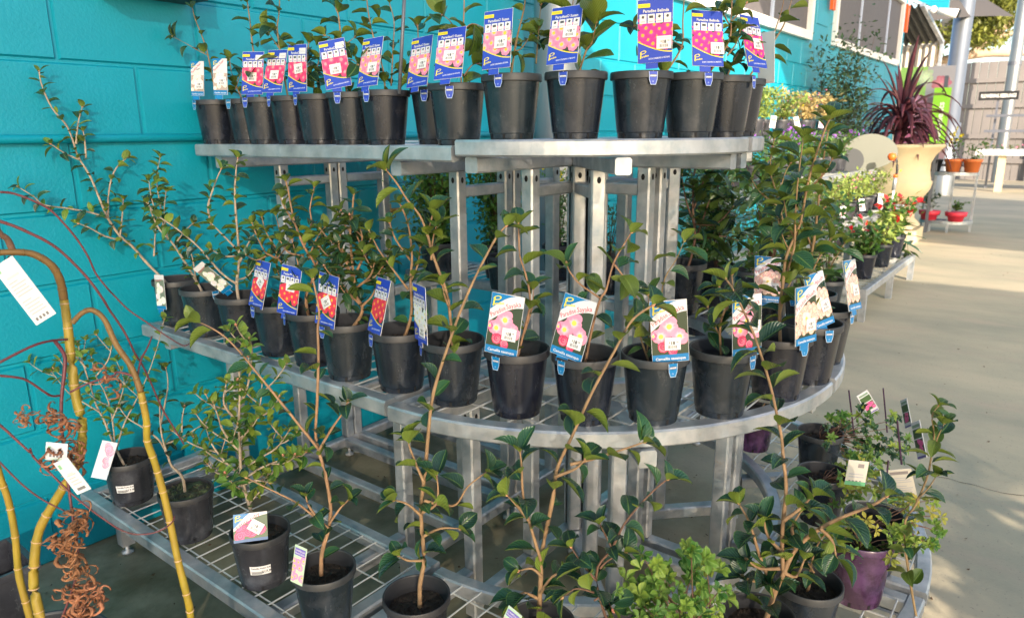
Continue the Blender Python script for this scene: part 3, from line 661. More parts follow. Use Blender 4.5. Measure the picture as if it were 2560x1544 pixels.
C_('b3', 'third camellia from the wall, middle shelf, upright pale stem and a limb leaning left', ['597,745 592,710 598,650 595,600 590,540 587,480 590,430 594,398', '592,710 551,680 498,619 441,571 393,538 369,509', '594,625 560,590 530,560', '530,570 520,520 530,480 545,440 552,425', '598,660 620,610 640,580', '590,640 560,640 530,625', '592,700 620,690 640,660'], leaf='DG', L=.034, sp=.013, r0=.0048, bark='barkg', t0=.15)
C_('b4', 'fourth camellia from the wall, middle shelf, dark leaves behind a tilted red tag', ['708,760 708,667 680,640 663,630 641,587 631,560', '700,700 690,640 700,590 690,540', '690,650 720,610 730,570', '665,640 640,650 620,640', '690,620 665,580 655,545'], leaf='D', L=.034, sp=.013, r0=.0036, t0=.1)
C_('b5', 'fifth camellia from the wall on the middle shelf, tall bushy plant with orange buds', ['765,790 765,740 790,672 760,616 738,560 730,530 722,485 715,455', '742,700 745,660 730,600', '760,616 778,560 775,520 785,470', '738,560 712,520 700,490', '790,672 800,620 805,590', '760,640 720,630 700,600', '770,650 790,600 810,570'], leaf='DDL', L=.036, sp=.014, r0=.0042, t0=.1)
C_('b6', 'sixth camellia from the wall, middle shelf, dense dark crown on a forked trunk', ['897,815 901,790 905,765 890,730 876,600 880,540 884,490', '905,765 870,730 850,700 840,670', '905,765 930,740 945,700 950,660', '885,700 860,640 850,590', '885,690 910,640 925,600', '880,640 850,625 838,600', '884,640 905,600 900,570', '890,720 925,690 935,660'], leaf='N', L=.036, sp=.012, r0=.005, bark='bark', t0=.12, side=4, sideL=.06)
C_('b7', 'seventh camellia from the wall, middle shelf, brown stems behind the narrow red tag', ['1034,832 1029,781 1026,700 1030,640 1020,560 1000,510', '1021,724 980,670 948,626 924,579', '1028,700 1045,660 1050,620', '1026,650 990,600 975,560'], leaf='D', L=.036, sp=.019, r0=.0042, t0=.12)
C_('b8', 'eighth camellia from the wall on the middle shelf, long leaning stem with large arching leaves', ['1130,862 1121,750 1100,686 1078,624 1068,584 1049,538 1019,501 992,458 968,428', '1121,765 1112,740 1106,715', '1078,650 1082,600 1092,560', '1068,590 1078,550 1082,532'], leaf='DDL', L=.054, sp=.034, r0=.0040, t0=.05, droop=.15)
C_('b9', 'middle shelf camellia behind the leftmost pink and white tag, twin stems with broad leaves', ['1298,880 1312,820 1325,760 1318,700 1300,640 1297,590 1296,562', '1310,835 1330,770 1333,725'], leaf='DR', L=.048, sp=.03, r0=.003, t0=.1)
C_('b10', 'middle shelf camellia right of the most tilted pink and white tag, forked stem', ['1463,870 1485,800 1502,745 1515,725 1533,660 1557,615 1576,585', '1500,745 1450,710 1425,680 1418,662', '1535,660 1565,700 1590,740 1600,760'], leaf='DL', L=.048, sp=.026, r0=.0032, t0=.2)
C_('b11', 'middle shelf camellia with thin shoots above the tag half hidden by a leaf', ['1612,890 1605,855 1595,820', '1640,880 1652,750 1663,694 1690,649 1709,606', '1617,880 1625,800 1620,740'], leaf='DL', L=.046, sp=.03, r0=.0028, t0=.2)
C_('b12', 'middle shelf camellia with low round grey green leaves behind the fourth Sayaka tag', ['1800,865 1800,820 1810,780 1830,740 1830,690', '1800,840 1780,800 1770,770', '1805,800 1840,770 1850,740', '1810,790 1820,760 1800,720'], leaf='RD', L=.042, sp=.018, r0=.003, t0=.1)
C_('b13', 'tallest camellia on the curved middle shelf, reaching above the top shelf edge', ['1947,853 1949,781 1957,710 1966,640 2000,560 2015,480 2030,420 2060,330 2073,300', '1949,790 1960,740 1985,690', '1957,710 1985,620 1988,540 1996,440 2008,350', '1990,600 1970,560 1960,500', '2015,480 2055,440 2080,400'], leaf='DDL', L=.048, sp=.024, r0=.0042, t0=.12, offs=[.03, 0, .05, .02, .03])
C_('b14', 'middle shelf camellia with leafy stems tangled behind the two overlapping cream rose tags', ['2010,840 2018,700 2035,600 2049,476 2056,418 2063,370 2070,330', '2015,740 1985,650 1960,600 1945,550', '2020,700 2050,640 2075,600', '2030,620 2000,540 1985,500'], leaf='DDL', L=.046, sp=.024, r0=.0036, t0=.1)
C_('b15', 'camellia in the rightmost middle shelf pot behind the narrow turned rose tag', ['2060,780 2040,700 2030,640 2040,560 2060,520', '2050,720 2080,660 2110,610', '2040,700 1990,640 1960,620'], leaf='DL', L=.046, sp=.024, r0=.0034, t0=.15)
C_('b16', 'middle shelf camellia at the back of the curve, half hidden by tall stems', ['2020,720 1990,640 1960,560 1940,480 1925,420 1935,350', '2000,680 2040,600 2060,560', '1990,640 1960,620 1930,600', '1950,520 1900,480 1880,450', '1945,500 1960,440 1975,410'], leaf='DDL', L=.048, sp=.022, r0=.0034, t0=.1)
# bottom shelf
C_('a1', 'bottom shelf camellia nearest the wall, twiggy with small round leaves and a pale pink tag', ['300,1160 285,1110 260,1050 240,1010 225,960 205,900 195,860', '288,1115 278,1030 262,980 240,940 228,890', '292,1120 310,1060 345,990 372,930 395,860 410,800', '250,1030 200,1000 170,980 130,930', '280,1050 300,1000 310,950 290,900', '240,940 270,900 280,860', '215,920 185,880 175,850', '230,960 180,940 150,900'], leaf='G', L=.03, sp=.018, r0=.0036, bark='barkg', t0=.2, pot='o', side=2, sideL=.07, offs=[-.03]*8)
C_('a2', 'pale crooked nearly leafless plant in mossy soil, second pot on the bottom shelf', ['466,1222 455,1190 430,1165 420,1140 405,1090 400,1040 400,1000', '420,1140 398,1100 360,1070 320,1045 300,1020', '410,1110 450,1095 500,1065 525,1050', '402,1060 412,1010 420,960 415,920', '455,1080 455,1050 460,1020'], leaf='DN', L=.028, sp=.045, r0=.0042, bark='barkg', t0=.4, pot='o', soil='m', name='potted_shrub')
C_('a3', 'bushy bright green small leaved camellia above the pink petite ruby card, bottom shelf', ['608,1262 606,1200 600,1130 597,1060 600,980 598,930', '604,1190 560,1150 530,1110 515,1070', '600,1130 560,1080 545,1040 535,1010', '600,1100 630,1060 650,1010 655,960', '604,1180 640,1150 690,1120 720,1080', '606,1200 650,1170 700,1150 740,1140', '600,1060 560,1010 565,960', '598,1020 620,960 630,880 625,850', '606,1215 570,1190 540,1180 520,1160', '610,1210 640,1200 670,1205'], leaf='G', L=.029, sp=.0125, r0=.0048, bark='barkg', t0=.2, pot='o', side=6, sideL=.07, clump=1)
C_('a4', 'bottom shelf camellia with a tan stem and one long limb sweeping up left', ['803,1437 805,1380 822,1320 826,1260 812,1180 795,1120 789,1080 793,1000 796,888 794,821 798,780 783,700', '795,1120 740,1052 690,990 645,935 600,880 560,840 520,815 488,802', '797,1125 830,1070 858,1030 868,1006', '822,1320 785,1290 740,1255 680,1225 620,1195', '822,1310 850,1270 870,1250', '790,1290 770,1260 765,1240'], leaf='D', L=.042, sp=.040, r0=.0046, bark='bark', t0=.06, offs=[-.03, -.03, 0, -.02, 0, 0], soil=None)
C_('a5', 'bottom shelf camellia in the fifth pot, tall tan stem with big leaves', ['1050,1525 1050,1460 1060,1400 1055,1330 1052,1270 1060,1200 1066,1144 1070,1090 1080,1000 1095,940 1125,850 1150,780 1180,710 1215,640 1243,590 1262,568', '1060,1205 1040,1160 1025,1120 1020,1100', '1055,1290 1020,1260 990,1250', '1056,1280 1090,1260 1095,1225 1092,1190', '1058,1340 1100,1320 1145,1320', '1060,1400 1020,1400 1000,1390', '1060,1250 1100,1260 1140,1260 1170,1215 1215,1180'], leaf='D', L=.050, sp=.040, r0=.0048, bark='bark', t0=.1, droop=.1, offs=[-.08, 0, 0, 0, 0, 0, 0])
C_('a6', 'bottom shelf camellia in the sixth pot, stem leaning right across the curved rail', ['1352,1560 1352,1440 1350,1400 1358,1360 1385,1230 1390,1180 1410,1130 1430,1090 1480,980 1540,870 1580,800 1628,765', '1425,1160 1480,1147 1550,1125 1606,1106', '1352,1400 1325,1310 1308,1240 1304,1165 1300,1130', '1355,1440 1330,1420 1300,1425', '1352,1480 1380,1440 1410,1430', '1390,1190 1440,1170 1460,1150', '1322,1300 1290,1260 1270,1240', '1353,1500 1310,1480 1290,1500'], leaf='D', L=.050, sp=.034, r0=.0050, bark='bark', t0=.05, droop=.1, offs=[-.06, -.02, 0, 0, 0, 0, 0, 0])
C_('a7', 'bottom shelf camellia with thin dark branches fanning out beside a light green bush', ['1475,1560 1490,1440 1530,1370 1560,1310 1600,1260 1640,1220 1665,1200', '1490,1450 1450,1400 1430,1370', '1500,1420 1520,1400 1560,1380', '1485,1480 1440,1470 1410,1490', '1485,1500 1510,1490 1530,1520', '1530,1370 1510,1330 1500,1310'], leaf='D', L=.046, sp=.026, r0=.0030, bark='barkb', t0=.05, offs=[0, 0, 0, 0, 0, 0])
C_('a8', 'bottom shelf camellia in the eighth pot, thick pale trunk with very dense large dark leaves', ['1925,1560 1930,1500 1955,1440 1990,1370 2050,1320 2110,1290 2180,1262 2212,1242', '1958,1430 1955,1340 1965,1220 1958,1144 1955,1100 1945,1050 1925,960 1890,850 1860,780 1832,722 1817,700', '1935,1480 1900,1390 1875,1310 1850,1262', '1960,1430 1990,1440 2010,1400', '1955,1380 1920,1340 1910,1300', '1960,1300 2000,1270 2030,1240', '1990,1370 1980,1320 2000,1280', '1940,1460 1880,1450 1860,1440', '2050,1320 2080,1350 2090,1390', '1950,1420 1900,1420 1870,1400'], leaf='D', L=.052, sp=.023, r0=.0058, bark='bark', t0=.1, offs=[.0, -.1, -.03, 0, 0, 0, 0, 0, 0, 0])
C_('a9', 'grey sheened pot beside the purple one on the bottom shelf with broad dark leaves', ['2035,1440 2030,1400 2050,1350 2080,1320', '2035,1430 2010,1390 1990,1370', '2040,1420 2070,1390 2085,1360'], leaf='D', L=.05, sp=.02, r0=.003)
# azaleas made of leaf rosettes
def azalea(key, label, pos, z, region, n, kind='A', s=.024, pot='b', dep=(-.08, .1), twigs=12, bark='barkb', extra='', loose=0, flowers=0, seed=1, potscale=1.0):
    rng = random.Random(seed); root = thing('potted_azalea', (pos[0], pos[1], z), label, 'potted plant', lowc)
    po = link('pot', {'b': POT, 'p': POTP}[pot], root, scale=potscale); link('soil', SOIL[0], po)
    x0, y0, x1, y1 = region; st = MB(); base = Vector((pos[0], pos[1], z+.11))
    for i in range(n):
        while True:
            u, v = rng.uniform(-1, 1), rng.uniform(-1, 1)
            if u*u+v*v < 1: break
        px, py = (x0+x1)/2+u*(x1-x0)/2, (y0+y1)/2+v*(y1-y0)/2
        off = rng.uniform(*dep); p = AP(px, py, pos, off)
        out = Vector((rng.uniform(-.8, .8), rng.uniform(-.8, .8), rng.uniform(.2, 1)))-FW*.8
        k = kind[rng.randrange(len(kind))]
        put('leaf_rosette', ROS[k][rng.randrange(3)], root, p, out.cross(Vector((rng.uniform(-1, 1), 1, .3))), out, s*rng.uniform(.7, 1.2))
        if i < twigs:
            q = smooth_path([base, base.lerp(p, .45)+Vector((rng.uniform(-.02, .02), rng.uniform(-.02, .02), rng.uniform(-.01, .02))), p], 4)
            st.tube([x-root.location for x in q], [.0016*(1-.5*j/(len(q)-1)) for j in range(len(q))], 5)
    obj('stem', st, bark, root, True)
    return root
azalea('a7b', 'light green small leaved azalea with leaf rosettes spilling over the front of the bottom shelf', (1.09, .44), Z1-.03, (1540, 1362, 1820, 1580), 84, 'A', .0215, dep=(-.10, .08), twigs=30, seed=4)
azalea('a10', 'straggly azalea in a purple pot at the right of the bottom shelf', PP['a10'], Z1, (2040, 1290, 2290, 1420), 62, 'AYG', .018, pot='p', twigs=26, seed=5, dep=(-.09, .09))
azalea('a11', 'yellow green azalea in the black pot behind the purple pot, twigs reaching right', PP['a11'], Z1, (2190, 1235, 2365, 1385), 40, 'YAG', .018, twigs=26, seed=6, dep=(-.06, .10))
azalea('a12', 'dark green azalea in a black pot with upright tag stakes, bottom shelf right', PP['a12'], Z1, (2050, 1010, 2270, 1190), 120, 'GDD', .018, twigs=30, seed=7, dep=(-.14, .14))
azalea('a12b', 'azalea with fine olive leaves in front of a white card on the bottom shelf', (1.86, .42), Z1, (2060, 1130, 2230, 1290), 50, 'YGG', .020, twigs=22, seed=8, dep=(-.08, .08))
potted('a13', PP['a13'], Z1, 'dark purple pot tucked under the right end of the middle shelf', ['1925,1010 1930,980'], leaf='N', L=.03, sp=.03, pot='p', group=lowc)
potted('a14', (1.60, .12), .0, 'camellia shoot with yellow olive leaves rising right of the bottom shelf', ['2250,1420 2260,1330 2290,1260 2315,1200 2325,1160 2335,1085 2330,1040 2345,1015', '2290,1250 2320,1220 2340,1190', '2335,1120 2345,1090 2360,1060'], leaf='LLD', L=.040, sp=.022, r0=.003, t0=.3)

# back row: pots on the far side of the stand, seen through the posts
bk = 'pots on the far side shelves'
def bushy(name, label, pos, z, h, w, kind, leafs, n, s, pot='b', scale=1.0, flowers=None, nf=0, stems=7, seed=1, cat='potted plant', group=bk, fs=.008, base_h=.02, potmesh=None, conical=0):
    rng = random.Random(seed); root = thing(name, (pos[0], pos[1], z), label, cat, group)
    ph = .135*scale
    if pot: po = link('pot', {'b': POT, 'p': POTP, 'o': POTO}[pot], root, scale=scale); link('soil', SOIL[0], po)
    else: ph = 0
    st = MB(); mb = MB(); fl = MB(); src = [v for v in LV[kind][0].vertices]; srcf = [tuple(p.vertices) for p in LV[kind][0].polygons]
    sv = [(-.25, .45, .03), (0, .0, 0), (.25, .45, .03), (0, 1, -.12), (0, .45, 0)]; sf = [(1, 4, 0), (0, 4, 3), (1, 2, 4), (4, 2, 3)]
    tips = []
    for i in range(stems):
        a = rng.uniform(0, 2*PI); r = w*rng.uniform(.2, 1); hh = h*rng.uniform(.6, 1)
        tp = Vector((math.cos(a)*r, math.sin(a)*r, ph+hh)); q = smooth_path([Vector((0, 0, ph*.8)), Vector((tp.x*.35, tp.y*.35, ph+hh*.45)), tp], 4); tips.append(q)
        st.tube(q, [.0022*(1-.6*j/(len(q)-1)) for j in range(len(q))], 5)
    for i in range(n):
        q = tips[rng.randrange(stems)]; t = rng.random()**.7; p = q[min(len(q)-1, int(t*(len(q)-1)+.5))]+Vector((rng.gauss(0, w*.23), rng.gauss(0, w*.23), rng.gauss(0, h*.05)))
        if p.z < ph+base_h*.2: p.z = ph+rng.uniform(0, .04)
        d = Vector((rng.gauss(0, 1), rng.gauss(0, 1), rng.gauss(.5, .6))).normalized(); M3 = orient(d, Vector((rng.uniform(-.6, .6), rng.uniform(-.6, .6), 1))); ss = s*rng.uniform(.6, 1.2)
        o = len(mb.v)
        mb.v += [tuple(p+M3@(Vector(v)*ss)) for v in sv]; mb.f += [tuple(o+k for k in f) for f in sf]
    for i in range(nf):
        q = tips[rng.randrange(stems)]; p = q[-1]+Vector((rng.gauss(0, w*.4), rng.gauss(0, w*.4), rng.gauss(0, h*.12)))
        for k in range(4):
            d = Vector((rng.gauss(0, 1), rng.gauss(0, 1), rng.gauss(.3, 1))).normalized(); M3 = orient(d, Vector((rng.uniform(-1, 1), rng.uniform(-1, 1), 1))); o = len(fl.v)
            fl.v += [tuple(p+M3@(Vector((x*1.6, y, z_))*fs)) for x, y, z_ in sv]; fl.f += [tuple(o+k2 for k2 in f) for f in sf]
    obj('stem', st, 'barkb', root, True); tag(obj('foliage', mb, leafs, root), kind='stuff')
    if nf: tag(obj('flowers', fl, flowers, root), kind='stuff')
    return root
bushy('potted_shrub', 'bushy green violet tipped shrub seen just left of the curved module post', (1.98, 1.90), Z2, .34, .14, 'G', 'shrub2', 3400, .027, flowers='purpf', nf=7, stems=34, seed=21, scale=1.08)
bushy('potted_shrub', 'bushy green shrub with violet tips behind the second post, its black pot standing forward', (2.15, 1.74), Z2, .33, .13, 'G', 'shrub2', 3000, .027, flowers='purpf', nf=6, stems=30, seed=22)
bushy('potted_shrub', 'grey leaved low shrub in a black pot in front of the bushy green shrubs', (2.0, 1.60), Z2, .12, .05, 'G', 'olive', 240, .012, stems=9, seed=29, scale=.9)
bushy('potted_shrub', 'yellow flowered spindly shrub in a black pot before the white column', (2.26, 1.53), Z2, .30, .08, 'G', 'shrub2', 900, .017, flowers='yelf', nf=12, stems=9, seed=23, fs=.012)
bushy('potted_shrub', 'sparse grey green shrub in a black pot seen between the centre posts', (2.16, 1.25), Z2, .2, .06, 'G', 'olive', 170, .022, stems=5, seed=24)
bushy('potted_shrub', 'fine needled upright shrub in a black pot at the back centre of the stand', (2.26, 1.12), Z2, .27, .05, 'G', 'olive', 700, .014, stems=8, seed=25)
potted('bk5', (2.045, .93), Z2, 'large black pot with long glossy strap shaped leaves right of the centre posts', ['1745,660 1737,600 1732,520 1735,440 1742,400', '1737,600 1760,540 1780,480', '1735,560 1715,500 1705,440', '1738,560 1790,560 1830,520', '1735,520 1760,450 1790,420', '1745,600 1800,590 1840,600'], leaf='X', L=.10, sp=.017, r0=.005, bark='barkb', scale=1.18, t0=.3, group=bk, name='potted_shrub')
for i, (x, y, lab) in enumerate(((2.20, .88, 'tangled leafy camellia on the far shelf right of the strap leaved plant'), (2.30, .98, 'leafy camellia at the far back of the curved shelf'), (2.05, .66, 'dense camellia on the inner edge of the curved middle shelf'))):
    bushy('potted_camellia', lab, (x, y), Z2, .34, .12, 'D', mt['leafd'] if i != 1 else 'shrub2', 340, .05, stems=12, seed=31+i)

# ================================================================== PRINTED TAGS
_tx = {}
def text_polys(s, bold=0.0):
    if (s, bold) in _tx: return _tx[(s, bold)]
    cu = bpy.data.curves.new('lettering', 'FONT'); cu.body = s; cu.size = 1; cu.align_x = 'LEFT'; cu.resolution_u = 2; cu.offset = bold
    o = bpy.data.objects.new('lettering', cu); COL.objects.link(o)
    dg = bpy.context.evaluated_depsgraph_get(); me = bpy.data.meshes.new_from_object(o.evaluated_get(dg))
    vs = [(v.co.x, v.co.y) for v in me.vertices]; fs = [tuple(p.vertices) for p in me.polygons]
    w = max(v[0] for v in vs); bpy.data.objects.remove(o); bpy.data.curves.remove(cu); bpy.data.meshes.remove(me)
    _tx[(s, bold)] = (vs, fs, w); return _tx[(s, bold)]
class Print:
    """flat print: coloured polygons stacked a hair apart on the front (-Y) of a card"""
    def __init__(s, w, h): s.w, s.h = w, h; s.v = []; s.f = []; s.c = []; s.y = -.0006
    def lay(s): s.y -= .000008
    def poly(s, pts, col, cols=None, clip=False):
        cols = cols or [col]*len(pts)
        if clip:
            for ax, sg, lim in ((0, 1, s.w/2-.0008), (0, -1, s.w/2-.0008)):
                np_, nc = [], []
                for i in range(len(pts)):
                    a, b = pts[i-1], pts[i]; ca, cb = cols[i-1], cols[i]; ia, ib = sg*a[ax] <= lim, sg*b[ax] <= lim
                    if ia != ib:
                        t = (sg*lim-a[ax])/(b[ax]-a[ax]); np_.append((a[0]+(b[0]-a[0])*t, a[1]+(b[1]-a[1])*t)); nc.append(tuple(ca[k]+(cb[k]-ca[k])*t for k in range(3)))
                    if ib: np_.append(b); nc.append(cb)
                pts, cols = np_, nc
                if len(pts) < 3: return
        o = len(s.v); s.v += [(x, s.y, z) for x, z in pts]; s.c += list(cols); s.f.append(tuple(range(o, o+len(pts))))
    def rect(s, x0, z0, x1, z1, col): s.lay(); s.poly([(x0, z0), (x1, z0), (x1, z1), (x0, z1)], col)
    def text(s, t, x, z, size, col, rot=0, bold=.01, width=None):
        s.lay(); vs, fs, w = text_polys(t, bold); k = size; kx = size if width is None else width/w; ca, sa = math.cos(rot), math.sin(rot); o = len(s.v)
        s.v += [(x+a*kx*ca-b*k*sa, s.y, z+a*kx*sa+b*k*ca) for a, b in vs]; s.c += [col]*len(vs); s.f += [tuple(o+i for i in f) for f in fs]
    def flower(s, x, z, r, cin, cout, ctr, n=7, rng=random, pw=.5):
        for i in range(n):
            s.lay(); a = 2*PI*i/n+rng.uniform(-.2, .2); L = r*rng.uniform(.85, 1.1); pts = [(x, z)]; cols = [cin]
            for j in range(7):
                t = PI*j/6; u = L*(.62-.38*math.cos(t)); v = L*pw*math.sin(t)*(.9 if j else .2)
                v = math.sin(t-PI/2)*L*pw; u = L*(.55+.45*math.cos(t-PI/2))
                pts.append((x+u*math.cos(a)-v*math.sin(a), z+u*math.sin(a)+v*math.cos(a))); cols.append(tuple(c*rng.uniform(.88, 1.08) for c in cout))
            s.poly(pts, cout, cols, True)
        if ctr:
            s.lay(); s.poly([(x+r*.28*math.cos(a), z+r*.28*math.sin(a)) for a in [PI/4*k for k in range(8)]], ctr, None, True)
    def rose(s, x, z, r, c1, c2, rng=random):
        for k in range(5):
            s.lay(); rr = r*(1-.2*k); cx, cz = x+rng.uniform(-.08, .08)*r, z+rng.uniform(-.08, .08)*r; cc = c1 if k % 2 == 0 else c2
            cc = tuple(min(1, c*rng.uniform(.85, 1.1)) for c in cc)
            s.poly([(cx+rr*math.cos(a)*rng.uniform(.9, 1.08), cz+rr*math.sin(a)*rng.uniform(.9, 1.08)) for a in [PI/4.5*k2 for k2 in range(9)]], cc, None, True)
    def mesh(s, name):
        w, h = s.w/2, s.h; o = len(s.v); t = .0005
        s.v += [(-w, -t, 0), (w, -t, 0), (w, -t, h), (-w, -t, h), (-w, t, 0), (w, t, 0), (w, t, h), (-w, t, h)]; s.c += [(.62, .63, .66)]*8
        s.f += [tuple(o+k for k in f) for f in ((0, 1, 2, 3), (5, 4, 7, 6), (1, 5, 6, 2), (4, 0, 3, 7), (4, 5, 1, 0), (3, 2, 6, 7))]
        me = bpy.data.meshes.new(name); me.from_pydata(s.v, [], s.f); a = me.color_attributes.new('Col', 'FLOAT_COLOR', 'POINT')
        for i, c in enumerate(s.c): a.data[i].color = (*c, 1)
        me.materials.append(mt['print']); return me
BL, CY_, RD, YL, WH, DG = (.018, .055, .44), (.0, .17, .44), (.55, .015, .06), (.75, .62, .02), (.64, .64, .67), (.03, .05, .025)
def logo(P, x, z, k, col=YL):
    P.lay()
    for i in range(12):
        a0, a1 = 2*PI*i/12, 2*PI*(i+1)/12
        q = [(x+k*(.55+.52*math.cos(a)*r1), z+k*(.75+.28*math.sin(a)*r1+.12*math.cos(a)*r1)) for a, r1 in ((a0, 1), (a1, 1), (a1, .66), (a0, .66))]
        P.poly(q, col)
    P.lay(); P.poly([(x+k*.02, z-k*.25), (x+k*.2, z-k*.3), (x+k*.3, z+k*.8), (x+k*.12, z+k*.8)], col)
    P.text('aradise', x+k*.26, z-k*.12, k*.42, col, .2, .03, k*1.25)
def card_white(name, kind):
    w, h = .068, .118; P = Print(w, h); rng = random.Random(len(name)); X = w/2
    P.rect(-X+.0006, .014, X-.0006, h-.0006, DG)
    if kind == 's':
        for fx, fz, r in ((.0, .068, .019), (-.016, .050, .017), (.018, .048, .017), (-.03, .052, .008)): P.flower(fx, fz, r, (.84, .78, .80), (.72, .10, .25) if r < .01 else (.80, .28, .42), (.8, .62, .1), 7, rng, .46)
        for fx, fz, r in ((-.012, .030, .011), (.004, .022, .009)): P.rose(fx, fz, r, (.66, .03, .12), (.8, .2, .28), rng)
    else:
        for i in range(34):
            fx, fz = -.031+.062*((i+.5)/34), .022+.058*((i*.61803) % 1)
            P.rose(fx, fz, rng.uniform(.006, .0105), (.72, .36, .30), (.82, .64, .54), rng)
        P.flower(.0, .052, .014, (.85, .8, .5), (.84, .68, .62), (.8, .6, .1), 8, rng)
    # white band with the curved lower and upper edge
    P.lay(); n = 8
    lo = [(-X+.0006+(w-.0012)*i/n, .060+.036*math.sin(PI/2*i/n)) for i in range(n+1)]
    P.poly(lo+[(X-.0006, h-.0006), (-X+.0006, h-.0006)], WH)
    P.lay(); up = [(-X+.0006+(w*.80)*i/n, .084+.0325*math.sin(PI/2*i/n)) for i in range(n+1)]
    P.poly([(-X+.0006, h-.0006)]+up, CY_)
    logo(P, -X+.004, .096, .016)
    P.text('Paradise', -X+.005, .0695, .0125, RD, .60, .004, .034); P.text('Sayaka' if kind == 's' else 'Blush', .000, .0895, .0135, RD, .34, .004, .031)
    P.rect(-X+.0006, .0006, X-.0006, .015, CY_); P.text('Camellia sasanqua', -X+.006, .0045, .0075, WH, 0, .02, w*.82)
    return P.mesh(name)
def card_blue(name, kind):
    w, h = .068, .118; P = Print(w, h); rng = random.Random(len(name)+3); X = w/2
    P.rect(-X+.0006, .0006, X-.0006, h-.0006, BL); P.rect(-X+.0006, .024, X-.0006, .080, DG)
    if kind == 'b': cols = [((.8, .1, .35), (.78, .02, .26), (.85, .35, .03))]; n, r = 17, .012
    elif kind == 's': cols = [((.82, .62, .62), (.78, .22, .36), (.85, .50, .03))]; n, r = 11, .0135
    elif kind == 'r': cols = [((.75, .08, .1), (.68, .03, .07), (.85, .45, .04))]; n, r = 13, .0118
    elif kind == 'w': cols = [((.8, .78, .7), (.75, .76, .78), (.7, .62, .3))]; n, r = 9, .014
    else: cols = [((.8, .2, .3), (.72, .04, .16), (.8, .3, .3))]; n, r = 12, .0135
    for i in range(n):
        fx, fz = -X+w*((i*.61803+.2) % 1), .030+.046*((i+.5)/n); c = cols[0]
        P.flower(fx, fz, r*rng.uniform(.8, 1.1), c[0], c[1], c[2], 8, rng, .42)
    P.lay(); nn = 8; arc = [(-X+.0006+(w-.0012)*i/nn, .040-.021*math.sin(PI/2*i/nn)) for i in range(nn+1)]
    P.poly(arc+[(X-.0006, .0006), (-X+.0006, .0006)], BL)
    P.lay()
    for i in range(nn): P.poly([arc[i], arc[i+1], (arc[i+1][0], arc[i+1][1]+.0022), (arc[i][0], arc[i][1]+.0022)], YL)
    P.rect(-X+.0006, .075, X-.0006, .0785, BL)
    for i in range(4):
        x0 = -X+.0035+i*.0158; P.rect(x0, .0745, x0+.0135, .0915, WH); P.lay(); cx = x0+.0067
        P.poly([(cx-.003, .085), (cx+.001, .0835), (cx+.0032, .0875), (cx-.001, .0895)] if i != 1 else [(cx-.004, .084), (cx+.004, .084), (cx+.004, .0885), (cx-.004, .0885)], (.05, .05, .05))
        P.rect(cx-.004, .0775, cx+.004, .0785, (.3, .25, .25))
    P.rect(-X+.0006, .1035, -X+.024, .1105, YL); P.text('Camellia', -X+.003, .1052, .0055, (.25, .2, .05), 0, .0, .018)
    P.text({'b': 'Paradise Belinda', 's': 'Paradise\u00ae Susan', 'r': 'Petite\u2122 Sylvia', 'w': 'Paradise\u00ae Helen', 'm': 'Paradise\u00ae'}[kind], -X+.010 if kind != 'm' else -X+.012, .0945, .0078, WH, 0, .025, .050 if kind != 'm' else .030)
    if kind == 'm': P.rect(.008, .0935, .0315, .1085, (.66, .65, .68)); P.text('Online', .011, .0985, .0065, (.4, .4, .42), 0, 0, .017)
    logo(P, -X+.004, .012, .012); P.text('QUICK SCREENING & HEDGING', -X+.021, .0065, .0042, (.6, .62, .75), .05, .02, .042)
    return P.mesh(name)
def card_small(kind):
    w, h = (.045, .1); P = Print(w, h); rng = random.Random(5); X = w/2
    P.rect(-X+.0006, .0006, X-.0006, h-.0006, WH)
    if kind == 'pearl':
        P.rect(-X+.0006, .012, X-.0006, .06, (.42, .33, .28))
        for i in range(16): P.rose(rng.uniform(-.018, .018), rng.uniform(.016, .07), rng.uniform(.005, .009), (.8, .7, .62), (.82, .78, .70), rng)
        P.text('Paradise Pearl', -X+.005, .064, .009, RD, .75, .004, .042)
        P.lay(); P.poly([(-X, h), (-X, .075), (.008, h)], CY_); logo(P, -X+.002, .084, .010); P.rect(-X+.0006, .0006, X-.0006, .013, CY_); P.text('Camellia sasanqua', -X+.003, .004, .0055, WH, 0, .02, w*.85)
    elif kind == 'white':
        P.rect(-X+.0006, .0006, X-.0006, .086, (.16, .20, .15)); P.text('Paradise', -X+.006, .080, .008, RD, .15, 0, .030)
        for i in range(8): P.rose(rng.uniform(-.015, .015), rng.uniform(.012, .074), rng.uniform(.009, .012), (.76, .75, .66), (.78, .79, .78), rng)
        P.rect(-X+.0006, .0006, X-.0006, .010, CY_)
    elif kind == 'pale':
        for i in range(9): P.rose(rng.uniform(-.014, .014), rng.uniform(.032, .09), .010, (.68, .30, .42), (.66, .50, .58), rng)
        P.rect(-X+.0006, .0006, X-.0006, .024, (.55, .66, .8))
    return P.mesh('card')
def card_ruby():
    w, h = .07, .060; P = Print(w, h); rng = random.Random(9); X = w/2; P.rect(-X, 0, X, h, (.05, .10, .04))
    for i in range(13): P.rose(rng.uniform(-.032, .032), rng.uniform(.010, .046), rng.uniform(.008, .012), (.62, .015, .14), (.72, .08, .26), rng)
    n = 8; P.lay(); P.poly([(-X+w*i/n, .024+.030*math.sin(PI/2*i/n)) for i in range(n+1)]+[(X, h), (-X, h)], WH)
    P.lay(); P.poly([(-X, h), (-X, .030), (-.012, .052), (-.002, h)], CY_); logo(P, -X+.003, .046, .011); P.text('petite ruby', -X+.006, .029, .010, RD, .48, .006, .055)
    P.rect(-X, 0, X, .006, (.02, .10, .28)); return P.mesh('card')
